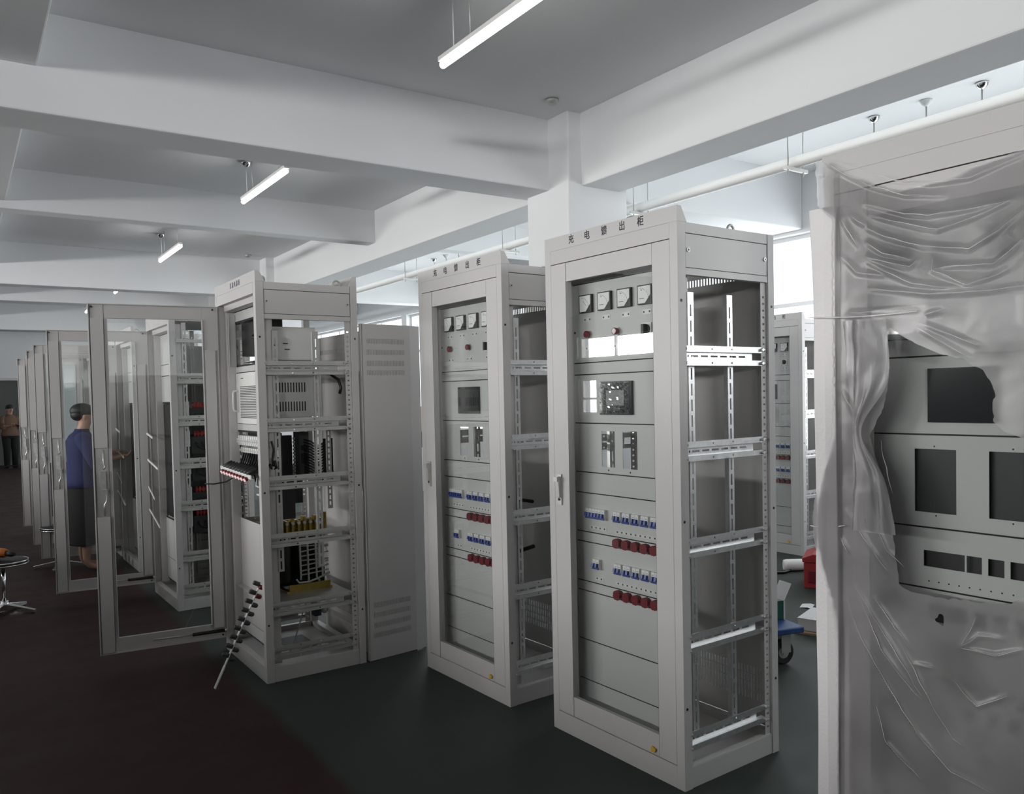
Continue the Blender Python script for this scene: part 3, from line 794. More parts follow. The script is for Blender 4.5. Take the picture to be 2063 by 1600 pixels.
# ---- cabinet with open door and its wiring on show
def plain_door_front(t, segs):
    for z0, z1 in segs: panel(t, z0, z1)
def cabinet_c():
    t = thing('electrical_cabinet', 'open cabinet with a yellow framed transformer on its shelf and a leaning knob bar', 'cabinet', C_LOC, C_ROT, 'grey cabinets with opened doors')
    l = body(t, M['zinc'], ZC_C, eyes=((0.075, 0.12), (0.52, 0.12)), strip_z=(0.60, 1.94), rear=False)
    b = MB(); b.prism([(D_-0.055, 0.0), (D_, 0.0), (D_, 0.06), (D_-0.023, 0.06)], 0.0, W_, lambda a, z, e: (a, e, H_+z)); obj('header', b, M['paint'], t, 0.001)
    lettering(l, '直流电源柜', [0.452, 0.41, 0.368, 0.326, 0.284], 2.226, 0.036, M['inkpale'], 0.9)
    add_door(t, 'open')
    panel(t, 2.04, 2.10)
    b = MB(); b.box(PX-0.003, PX, 0.69, 0.712, 1.765, 2.04); b.box(PX-0.003, PX, 0.088, 0.115, 1.765, 2.04); obj('panel_edge', b, M['panel'], t)
    b = MB(); b.box(0.045, PX-0.002, 0.690, 0.694, 1.77, 2.085); b.box(0.045, 0.049, 0.680, 0.694, 1.77, 2.085); b.tube([(0.07, 0.694, 1.93), (0.07, 0.708, 1.93)], 0.008, 8, 1)
    obj('swung_panel', b, [M['panel'], M['black']], t)
    panel(t, 1.728, 1.765)
    # rectifier module with louvred front
    b = MB(); b.box(0.10, 0.42, 0.17, 0.64, 1.455, 1.705, 0)
    for k in range(13):
        for z in (1.49, 1.60): b.box(0.125+0.0165*k, 0.132+0.0165*k, 0.1685, 0.1705, z, z+0.055, 2)
    b.box(PX-0.002, PX, 0.09, 0.705, 1.418, 1.724, 1)
    for k in range(20): b.box(PX-0.0035, PX-0.0015, 0.20, 0.625, 1.452+0.0098*k, 1.4565+0.0098*k, 3)
    b.box(PX-0.004, PX-0.0018, 0.56, 0.60, 1.69, 1.694, 3)
    md = obj('rectifier_module', b, [M['zinc'], M['white'], M['black'], M['dark']], t)
    b = MB(); b.tube([(PX, 0.668, 1.62), (PX-0.03, 0.668, 1.615), (PX-0.035, 0.668, 1.60), (PX-0.035, 0.668, 1.51), (PX-0.03, 0.668, 1.495), (PX, 0.668, 1.49)], 0.006, 8)
    obj('handle', b, M['white'], md)
    panel(t, 1.375, 1.416)
    # breaker rows on rails
    for z, h, n, x in ((1.315, 0.058, 15, 0.10), (1.255, 0.03, 14, 0.115)):
        q = MB(); q.box(x+0.02, x+0.027, 0.09, 0.71, z-0.02, z+0.02); obj('mounting_rail', q, M['galv'], t)
        for k in range(n):
            y = 0.68-0.0395*k
            def bf(b, h=h): b.box(-0.015, 0.02, -0.0150, 0.0150, -h/2, h/2, 0); b.box(-0.024, -0.015, -0.012, 0.012, -h*0.25, h*0.18, 0); b.box(-0.0245, -0.0235, -0.004, 0.004, -h*0.1, 0, 1)
            shared('circuit_breaker', 'c_brk%g' % h, bf, [M['white'], M['dark']], t, loc=(x, y, z))
    b = MB(); b.box(0.15, 0.155, 0.09, 0.71, 1.10, 1.37); obj('dark_gap_backing', b, M['black'], t)  # black backing added so the gaps between breakers look dark
    b = MB(); rnd = random.Random(5)
    for k in range(13):
        y = 0.66-0.042*k; j = rnd.uniform(-0.01, 0.01)
        b.tube([(0.11, y, 1.235), (0.10, y+j, 1.20), (0.08, y-0.03, 1.175), (0.0, y-0.05+j, 1.155), (-0.045, y-0.05, 1.14)], 0.0055, 7, 0)
        if k % 2: b.tube([(0.13, y, 1.235), (0.14, y+j, 1.19), (0.16, y+0.03, 1.14), (0.17, y+0.02, 1.05)], 0.006, 7, 0)
    obj('wiring', b, M['cable'], t)
    # breaker bar let down in front of the opening
    b = MB(); P0, P1 = Vector((-0.06, 0.575, 1.151)), Vector((-0.045, 0.035, 1.126)); d = (P1-P0)
    b.obox(P0, d, (0.006, 0, -0.001), (0, 0, 0.022), 0)
    bar = obj('breaker_bar', b, M['white'], t)
    for k in range(9):
        p0 = P0+d*(0.13+0.095*k)
        def ins(b): b.tube([(0.0, 0, 0.02), (0.035, -0.0, 0.04), (0.05, 0, 0.05)], [0.013, 0.013, 0.009], 8, 0); b.tube([(-0.012, 0, -0.008), (0.0, 0, 0.0)], 0.012, 8, 1); b.tube([(-0.018, 0, -0.011), (-0.012, 0, -0.008)], 0.010, 8, 2)
        shared('terminal', 'ins', ins, [M['black'], M['red'], M['led']], bar, loc=p0)
    # contactor and loose leads
    b = MB(); b.box(0.12, 0.26, 0.20, 0.37, 0.865, 1.03, 0); b.box(0.13, 0.22, 0.39, 0.45, 0.90, 1.0, 1); b.box(0.125, 0.20, 0.42, 0.49, 0.985, 0.995, 2)
    obj('contactor', b, [M['black'], M['green'], M['white']], t)
    b = MB()
    b.tube([(0.10, 0.33, 1.09), (0.08, 0.30, 1.05), (0.09, 0.22, 1.03), (0.13, 0.16, 1.08), (0.13, 0.15, 1.12)], 0.005, 7, 0)
    b.tube([(0.09, 0.35, 1.10), (0.07, 0.31, 1.06), (0.10, 0.25, 1.04)], 0.006, 7, 1)
    b.tube([(0.05, 0.55, 1.12), (-0.02, 0.60, 1.07), (-0.09, 0.62, 1.06), (-0.14, 0.63, 1.065)], 0.004, 7, 0)
    b.tube([(0.12, 0.34, 0.86), (0.10, 0.30, 0.845), (0.10, 0.22, 0.85), (0.12, 0.16, 0.83)], 0.006, 7, 1)
    b.tube([(0.07, 0.02, 1.33), (0.085, 0.03, 1.28), (0.075, 0.03, 1.22), (0.08, 0.03, 1.19)], 0.006, 7, 0)
    b.tube([(0.06, 0.03, 1.2), (0.08, 0.05, 1.17), (0.10, 0.04, 1.18), (0.09, 0.03, 1.22)], 0.008, 7, 0)
    obj('loose_lead', b, [M['cable'], M['wcable']], t)
    b = MB(); b.sheet((PX, 0.712, 0.20), (0, -1, 0), (0, 0, 1), 0.624, 0.63, [], th=-0.003); obj('lower_panel', b, M['paint'], t)
    panel(t, 0.125, 0.198)
    # upper tray
    b = MB(); b.box(0.11, 0.45, 0.30, 0.303, 1.79, 1.985, 0); b.box(0.11, 0.45, 0.30, 0.68, 1.79, 1.793, 0); b.box(0.447, 0.45, 0.30, 0.68, 1.79, 1.985, 0)
    for x, z in ((0.19, 1.875), (0.25, 1.885), (0.26, 1.85)): b.box(x, x+0.03, 0.2985, 0.301, z, z+0.006, 1)
    obj('tray', b, [M['white'], M['dark']], t)
    b = MB(); b.tube([(0.2, 0.55, 2.02), (0.16, 0.5, 1.98), (0.12, 0.40, 1.95), (0.11, 0.30, 1.94), (0.13, 0.26, 1.98)], 0.009, 8, 0)
    b.tube([(0.2, 0.58, 2.0), (0.15, 0.5, 1.96), (0.11, 0.42, 1.93), (0.10, 0.33, 1.92)], 0.008, 8, 0); b.box(0.13, 0.30, 0.44, 0.70, 1.83, 2.06, 0)
    obj('fan_lead', b, M['cable'], t)
    b = MB(); b.tube([(0.40, 0.20, 1.71), (0.50, 0.21, 1.705), (0.55, 0.2, 1.67), (0.565, 0.2, 1.62), (0.555, 0.2, 1.585)], 0.009, 8); obj('hanging_lead', b, M['cable'], t)
    # wiring ducts, controller and terminal column between the 2nd and 3rd rails
    b = MB()
    b.box(0.14, 0.19, 0.40, 0.43, 1.18, 1.37, 0); b.box(0.25, 0.33, 0.42, 0.47, 1.06, 1.34, 0); b.box(0.14, 0.30, 0.44, 0.46, 1.07, 1.13, 0)
    for k in range(12): b.box(0.334, 0.342, 0.40, 0.42, 1.07+0.022*k, 1.085+0.022*k, 1)
    obj('wiring_duct', b, [M['black'], M['white']], t)
    b = MB(); b.box(0.35, 0.41, 0.35, 0.45, 1.08, 1.36, 0); b.box(0.36, 0.40, 0.345, 0.35, 1.17, 1.23, 1); b.box(0.36, 0.40, 0.345, 0.35, 1.25, 1.28, 1); obj('controller', b, [M['dark'], M['black']], t)
    b = MB(); b.sheet((0.47, 0.22, 0.90), (1, 0, 0), (0, 0, 1), 0.03, 0.55, [(0.010, 0.020, 0.02+0.035*k, 0.043+0.035*k) for k in range(15)], th=-0.002)
    b.box(0.455, 0.468, 0.225, 0.24, 1.08, 1.32, 1); b.box(0.502, 0.512, 0.225, 0.24, 1.08, 1.32, 1)
    obj('terminal_strip', b, [M['zinc'], M['black']], t)
    b = MB()
    for k in range(14):
        z = 1.305-0.0165*k
        b.tube([(0.36, 0.30, z+0.012), (0.39, 0.27, z), (0.425, 0.25, z-0.028), (0.447, 0.235, z-0.018), (0.462, 0.23, z-0.004)], 0.0055, 7, 0)
    obj('lead_bundle', b, M['cable'], t); b = MB()
    for k in range(5): b.tube([(0.17, 0.42, 1.315-0.018*k), (0.21, 0.41, 1.305-0.016*k), (0.26, 0.43, 1.305-0.016*k)], 0.005, 7, 0)
    obj('lead_bundle', b, M['cable'], t)
    b = MB(); b.box(0.28, 0.40, 0.45, 0.56, 0.92, 1.06, 0); b.box(0.255, 0.275, 0.44, 0.46, 0.90, 1.07, 0); obj('capacitor_bank', b, M['dark'], t)
    b = MB(); b.box(0.062, 0.10, 0.08, 0.12, 0.80, 0.93, 0); b.box(0.104, 0.13, 0.07, 0.10, 0.80, 0.97, 1); b.tube([(0.08, 0.1, 0.93), (0.075, 0.1, 0.99), (0.06, 0.1, 1.0)], 0.006, 7, 0); obj('relay', b, [M['black'], M['white']], t)
    # shelf and transformer
    b = MB(); b.sheet((0.05, 0.02, 0.415), (1, 0, 0), (0, 1, 0), 0.49, 0.755, [(0.42, 0.45, 0.03, 0.045)], th=0.003); obj('shelf', b, M['zinc'], t)
    b = MB()
    x0, x1, y0, y1 = 0.17, 0.485, 0.26, 0.52
    for k in range(3):
        cx = x0+0.055+0.1025*k
        b.loft([(cx, 0.39, 0.475, 0.05, 0.12), (cx, 0.39, 0.48, 0.054, 0.13), (cx, 0.39, 0.725, 0.054, 0.13), (cx, 0.39, 0.73, 0.05, 0.12)], 20, 0)
    b.box(x0, x1, 0.35, 0.43, 0.745, 0.80, 0); b.box(x0, x1, 0.35, 0.43, 0.44, 0.475, 0)
    tr = obj('transformer', b, M['varnish'], t)
    b = MB()
    bars = [(x0-0.005, x1+0.005, y-0.01, y, 0.745, 0.825) for y in (0.34, 0.435)]
    bars += [(x0+0.06, x1, y, y+0.012, 0.418, 0.462) for y in (0.255, 0.515)]
    bars += [(x, x+0.025, 0.24, 0.54, 0.418, 0.43) for x in (x0+0.04, x1-0.02)]
    bars += [(0.47, 0.485, 0.33, 0.35, 0.74, 0.86), (0.49, 0.50, 0.33, 0.36, 0.72, 0.865)]
    for q_ in bars:
        b = MB(); b.box(*q_); obj('clamp_bar', b, M['brass'], tr)
    for k in range(8):
        b = MB(); x = x0+0.03+0.036*k; b.box(x, x+0.012, 0.30, 0.36, 0.76, 0.855-0.02*(k % 2), 0); b.tube([(x+0.006, 0.295, 0.82), (x+0.006, 0.31, 0.82)], 0.010, 8, 1)
        obj('terminal_post', b, [M['brass'], M['galv']], tr)
    b = MB()
    for k, x in enumerate((0.295, 0.342, 0.392, 0.43)):
        zb = 0.47 if k in (1, 2) else 0.49
        b.tube([(x, 0.245, 0.735), (x, 0.243, 0.65), (x+0.002, 0.243, zb+0.02), (x+(0.02 if k == 2 else 0.0), 0.243, zb)], 0.0065, 8)
    for z, dz in ((0.71, 0.004), (0.685, -0.004), (0.66, 0.006), (0.63, 0.003), (0.60, -0.003), (0.575, 0.004), (0.545, 0.006), (0.52, 0.004)):
        b.tube([(0.30, 0.252, z-dz), (0.36, 0.250, z), (0.43, 0.252, z+dz), (0.478, 0.265, z+dz*2)], 0.0045, 7)
    b.tube([(0.27, 0.25, 0.495), (0.285, 0.243, 0.475), (0.34, 0.242, 0.472), (0.40, 0.243, 0.485), (0.48, 0.255, 0.51)], 0.006, 8)
    obj('white_leads', b, M['wcable'], tr)
    b = MB(); b.ball((0.42, 0.2, 0.30), (0.02, 0.02, 0.02), 0, 10, 7); b.tube([(0.33, 0.3, 0.31), (0.30, 0.28, 0.24), (0.27, 0.27, 0.17), (0.24, 0.25, 0.12)], 0.004, 6, 1); b.box(0.36, 0.40, 0.2, 0.26, 0.27, 0.34, 2)
    obj('earth_clamp', b, [M['galv'], M['wcable'], M['dark']], t)
    b = MB()
    for x, y in ((0.12, 0.2), (0.18, 0.22), (0.36, 0.45)): b.loft([(x, y, 0.0562, 0.03, 0.025), (x, y, 0.0575, 0.03, 0.025)], 16)
    b.box(0.25, 0.42, 0.3, 0.6, 0.0562, 0.0585); obj('cable_entry', b, M['black'], t)
    return t
cabinet_c()

# ---- the row of cabinets behind it, doors swung open
def row_cabinet(loc, label, full):
    t = thing('electrical_cabinet', label, 'cabinet', loc, D0*0.55, 'grey cabinets with opened doors')
    body(t, M['zinc'], ZC_C, top_panel=False, far_closed=True, eyes=((0.075, 0.12), (0.52, 0.12)), strip_z=(0.12, 2.15))
    add_door(t, 'open')
    panel(t, 1.86, 2.10); panel(t, 1.77, 1.858); panel(t, 1.56, 1.768); panel(t, 0.30, 0.62); panel(t, 0.125, 0.298)
    zs = (1.53, 1.31, 1.10, 0.88, 0.70) if full else (1.45, 1.0)
    for i, z in enumerate(zs):
        b = MB(); b.box(0.17, 0.50, 0.15, 0.68, z-0.15, z-0.02, 0); b.box(0.12, 0.16, 0.15, 0.70, z-0.13, z-0.05, 0)
        for k in range(8): b.box(0.10, 0.13, 0.18+0.065*k, 0.225+0.065*k, z-0.10, z-0.06, 1)
        ra = obj('breaker_rack', b, [M['black'], M['white']], t)
        b = MB()
        for k in range(11): b.tube([(0.20+0.026*k, 0.16, z-0.02), (0.20+0.026*k, 0.17, z+0.022)], 0.010, 7, 0)
        b.box(0.20, 0.48, 0.165, 0.185, z-0.008, z+0.01, 0)
        obj('busbar_comb', b, M['redbus'], ra)
        b = MB(); b.box(0.10, 0.15, 0.10, 0.16, z-0.09, z+0.03, 0); obj('connector', b, M['white'], ra)
        b = MB()
        for k in range(6): b.tube([(0.20+0.05*k, 0.14, z-0.06), (0.22+0.05*k, 0.13, z-0.10), (0.27+0.05*k, 0.15, z-0.12), (0.32+0.04*k, 0.2, z-0.09)], 0.007, 7, 0)
        obj('lead_bundle', b, M['cable'], ra)
        if i > 0 or not full:
            s = 0.025*(i-1)
            b = MB(); b.obox((-0.05, 0.66, z-0.005), (0.0, -0.36+0.15*(i % 2), -0.03-s), (0.006, 0, 0.0), (0, 0, 0.016), 0); obj('breaker_bar', b, M['white'], t)
    b = MB(); b.box(0.095, 0.11, 0.12, 0.70, 0.64, 1.54); obj('wiring_mass', b, M['black'], t)
    return t
row_cabinet((1.3163, 6.2883, 0), 'open cabinet with red busbar combs, seen through the nearest open glazed door', True)
row_cabinet((1.345, 8.00, 0), 'open cabinet the person in blue is working on', True)
row_cabinet((1.345, 8.93, 0), 'open cabinet next beyond the one the person in blue works on', False)
row_cabinet((1.35, 10.55, 0), 'open cabinet at the far end of the row, farthest left', False)

# ---- loose vented panel standing beside the open cabinet
def loose_panel(loc, rot, label, w, H):
    t = thing('vented_panel', label, 'panel', loc, rot, 'loose vented panels')
    b = MB(); rows = []; n = int((w-0.07)/0.0105)
    for z in (H-0.115, H-0.18, H-0.245, H-0.30, 0.13, 0.19, 0.25, 0.31): rows += [(0.035+0.0105*k, 0.0385+0.0105*k, z, z+0.03) for k in range(n)]
    b.sheet((0.0, 0, 0.004), (1, 0, 0), (0, 0, 1), w, H, rows, th=-0.0015, m=0)
    b.box(0.0, 0.006, 0, 0.03, 0.004, H+0.004)
    for z, h in ((0.11, 0.26), (H-0.33, 0.27)): b.box(0.02, w-0.02, 0.008, 0.0095, z, z+h); b.box(0.02, w-0.02, 0.0015, 0.008, z+h-0.004, z+h); b.box(0.02, w-0.02, 0.0015, 0.008, z, z+0.004); b.box(0.02, 0.023, 0.0015, 0.008, z, z+h); b.box(w-0.023, w-0.02, 0.0015, 0.008, z, z+h)
    b.obox((w, 0, 0.004), (0.075, 0.012, 0), (0, 0.002, 0), (0, 0, H), 0)
    b.obox((w+0.075, 0.012, 0.004), (0.004, 0.035, 0), (0.003, 0, 0), (0, 0, H), 0)
    b.box(0.0, w, 0.0015, 0.03, H, H+0.004); b.box(0.0, w, 0.0015, 0.03, 0.004, 0.008)
    obj('sheet', b, M['paint'], t)
    b = MB(); b.box(0.02, 0.06, 0.0, 0.04, 0.0, 0.004); b.box(w-0.04, w, 0.0, 0.04, 0.0, 0.004); obj('foot_pad', b, M['rubber'], t)
loose_panel((1.972, 4.352, 0), R(6), 'loose grey vented panel standing upright to the right of the open transformer cabinet', 0.335, 1.985)
loose_panel((2.015, 5.14, 0), R(-88.5), 'loose pale vented panel standing close behind the transformer cabinet, seen through its frame', 0.62, 1.955)

# ---- film wrapped cabinet at the right edge
P_FAR = Vector((2.2373, 1.5238, 0)); PAY = Vector((-math.sin(D0), math.cos(D0), 0)); PAX = Vector((math.cos(D0), math.sin(D0), 0))
P_LOC = P_FAR - PAY*0.797
def wrapped_cabinet():
    t = thing('electrical_cabinet', 'cabinet wrapped in torn plastic film at the right edge, bare black cutouts showing', 'cabinet', P_LOC, D0, 'glazed cabinets with meters and breakers')
    body(t, M['galv'], ZC_A, far_closed=True)
    add_door(t, 'closed', grip=False)
    panel(t, 2.047, 2.102)
    me_h = [(0.574, 0.652, 1.90, 1.985), (0.440, 0.516, 1.90, 1.985), (0.305, 0.380, 1.90, 1.985), (0.17, 0.25, 1.90, 1.985)]
    panel(t, 1.692, 2.045, me_h); panel(t, 1.639, 1.690)
    p = panel(t, 1.413, 1.637)
    b = MB(); b.box(PX-0.012, PX, 0.345, 0.519, 1.448, 1.602, 0); obj('touch_screen', b, M['screen'], p)
    panel(t, 1.143, 1.411, [(0.446, 0.563, 1.186, 1.370), (0.245, 0.360, 1.186, 1.370)], dots=[(0.506, 1.378, 0.0025), (0.502, 1.178, 0.0025), (0.30, 1.378, 0.0025), (0.30, 1.178, 0.0025)])
    panel(t, 0.965, 1.141, [(0.424, 0.538, 1.028, 1.075), (0.379, 0.419, 1.028, 1.075), (0.322, 0.363, 1.028, 1.075), (0.266, 0.307, 1.028, 1.075), (0.21, 0.25, 1.028, 1.075)],
          dots=[(0.523-0.0279*k, 0.986, 0.0024) for k in range(12)])
    panel(t, 0.70, 0.963, [(0.43, 0.54, 0.87, 0.915), (0.37, 0.41, 0.87, 0.915), (0.32, 0.36, 0.87, 0.915), (0.26, 0.30, 0.87, 0.915)])
    panel(t, 0.50, 0.698, [(0.40-0.055*k, 0.435-0.055*k, 0.60, 0.64) for k in range(5)], dots=[(0.44-0.05*k, 0.676, 0.010) for k in range(6)])
    panel(t, 0.243, 0.498); panel(t, 0.125, 0.241)
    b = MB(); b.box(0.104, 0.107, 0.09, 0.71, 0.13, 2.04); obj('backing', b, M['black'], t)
wrapped_cabinet()
def wp(y, z, x=0.0):
    """point on the wrapped cabinet's front; y from its far edge (negative towards the camera)"""
    return P_FAR + PAX*x + PAY*y + Vector((0, 0, z))
def foam_strip():
    b = MB(lambda p: wp(p.y, p.z, p.x)); n = 40
    rnd = random.Random(2)
    def off(z): return 0.020 + 0.014*max(0, (z-1.75)/0.35) + 0.002*math.sin(z*9)
    prof = lambda z: [(0.12, 0.004), (-0.006, 0.004), (-0.006, -0.050+0.004*math.sin(z*5)), (-0.016, -0.052+0.004*math.sin(z*5)), (-0.024, -0.02), (-0.022, off(z)-0.004), (-0.012, off(z)+0.003), (0.12, off(z)+0.004)]
    vs = []; m = 8
    for k in range(n+1):
        z = 0.002+2.10*k/n
        vs += [(x, y, z) for x, y in prof(z)]
    fs = [(k*m+i, k*m+(i+1) % m, (k+1)*m+(i+1) % m, (k+1)*m+i) for k in range(n) for i in range(m)]
    fs += [tuple(range(m)), tuple(range(n*m, n*m+m))]
    b.add(vs, fs, 0)
    tag(obj('foam_edge_strip', b, M['foam'], None, 0.003), 'white foam edge strip along the corner of the film wrapped cabinet', 'foam')
foam_strip()

RIDGES = [[(-0.026, 2.239), (-0.077, 2.193), (-0.168, 2.134), (-0.266, 2.087), (-0.372, 2.063)], [(-0.062, 2.233), (-0.229, 2.137), (-0.338, 2.105), (-0.439, 2.096), (-0.562, 2.125)], [(-0.147, 2.088), (-0.266, 2.035), (-0.331, 2.019), (-0.464, 2.013), (-0.532, 2.017)], [(-0.163, 2.051), (-0.266, 2.008), (-0.355, 1.975), (-0.455, 1.991), (-0.532, 2.017)], [(-0.151, 2.016), (-0.213, 1.979), (-0.313, 1.938), (-0.435, 1.91), (-0.502, 1.942), (-0.562, 1.987)], [(-0.103, 2.063), (-0.147, 2.024)], [(-0.073, 2.057), (-0.122, 1.971)], [(-0.151, 1.974), (-0.198, 1.937), (-0.273, 1.909)], [(-0.15, 1.933), (-0.213, 1.908), (-0.28, 1.886), (-0.298, 1.899)], [(-0.072, 1.945), (-0.122, 1.891), (-0.197, 1.872)], [(-0.15, 1.921), (-0.213, 1.879), (-0.283, 1.84), (-0.354, 1.821), (-0.454, 1.805)], [(-0.339, 1.9), (-0.339, 1.869), (-0.432, 1.816), (-0.502, 1.834), (-0.526, 1.846)], [(-0.344, 1.871), (-0.405, 1.871), (-0.495, 1.862), (-0.562, 1.912)], [(-0.162, 1.839), (-0.337, 1.803), (-0.47, 1.796), (-0.562, 1.798)], [(-0.097, 1.775), (-0.294, 1.764)], [(-0.317, 1.749), (-0.362, 1.757)], [(-0.084, 1.766), (-0.161, 1.755)], [(-0.097, 1.753), (-0.122, 1.667), (-0.144, 1.576)], [(-0.069, 1.547), (-0.117, 1.465)], [(-0.212, 1.655), (-0.175, 1.575), (-0.12, 1.456)], [(-0.206, 1.673), (-0.15, 1.546)], [(-0.294, 1.718), (-0.438, 1.621)], [(-0.294, 1.732), (-0.454, 1.657)], [(-0.19, 1.397), (-0.204, 1.328), (-0.223, 1.246)], [(-0.126, 1.241), (-0.168, 1.16), (-0.209, 1.078), (-0.256, 1.039)], [(-0.081, 1.182), (-0.11, 1.147), (-0.16, 1.078), (-0.208, 1.018)], [(-0.065, 1.096), (-0.087, 1.054)], [(-0.122, 0.941), (-0.154, 0.893), (-0.244, 0.772), (-0.306, 0.68)], [(-0.11, 0.955), (-0.193, 0.782), (-0.281, 0.688), (-0.306, 0.673)], [(-0.084, 0.91), (-0.117, 0.822), (-0.181, 0.725), (-0.235, 0.648), (-0.295, 0.569), (-0.383, 0.497), (-0.493, 0.475)], [(-0.244, 0.817), (-0.296, 0.733), (-0.328, 0.679), (-0.353, 0.639), (-0.391, 0.588), (-0.414, 0.577)], [(-0.171, 0.931), (-0.274, 0.806)], [(-0.172, 0.61), (-0.203, 0.515), (-0.302, 0.44)], [(-0.449, 0.929), (-0.412, 0.847), (-0.455, 0.887), (-0.512, 0.892)], [(-0.412, 0.843), (-0.497, 0.845), (-0.561, 0.873)], [(-0.281, 0.766), (-0.336, 0.77)], [(-0.395, 0.746), (-0.451, 0.695), (-0.524, 0.745)]]
TOP = [(0.04, 2.24), (-0.009, 2.245), (-0.064, 2.194), (-0.112, 2.166), (-0.173, 2.137), (-0.231, 2.106), (-0.301, 2.104), (-0.368, 2.107), (-0.444, 2.124), (-0.564, 2.138), (-0.82, 2.16)]
HOLE = [(-0.207, 1.722), (-0.219, 1.725), (-0.232, 1.712), (-0.262, 1.690), (-0.300, 1.668), (-0.352, 1.640), (-0.382, 1.632), (-0.420, 1.622), (-0.442, 1.603), (-0.470, 1.590), (-0.478, 1.570), (-0.492, 1.552), (-0.496, 1.52), (-0.490, 1.48), (-0.493, 1.452), (-0.506, 1.443), (-0.52, 1.43), (-0.555, 1.418), (-0.60, 1.40),
        (-0.72, 1.38), (-0.74, 1.15), (-0.62, 1.05), (-0.575, 1.02), (-0.530, 0.985), (-0.454, 0.978), (-0.36, 0.968), (-0.27, 0.972), (-0.243, 0.980), (-0.240, 1.00), (-0.232, 1.06), (-0.226, 1.13), (-0.208, 1.22), (-0.191, 1.293), (-0.172, 1.35), (-0.154, 1.414), (-0.166, 1.425), (-0.177, 1.451), (-0.198, 1.49), (-0.211, 1.537), (-0.215, 1.60), (-0.216, 1.665), (-0.206, 1.70)]
NICK = [(-0.331, 0.905), (-0.352, 0.911), (-0.351, 0.925), (-0.363, 0.926), (-0.364, 0.890), (-0.352, 0.897)]
def inside(poly, y, z):
    c = False; n = len(poly)
    for i in range(n):
        y0, z0 = poly[i]; y1, z1 = poly[(i+1) % n]
        if (z0 > z) != (z1 > z) and y < (y1-y0)*(z-z0)/(z1-z0)+y0: c = not c
    return c
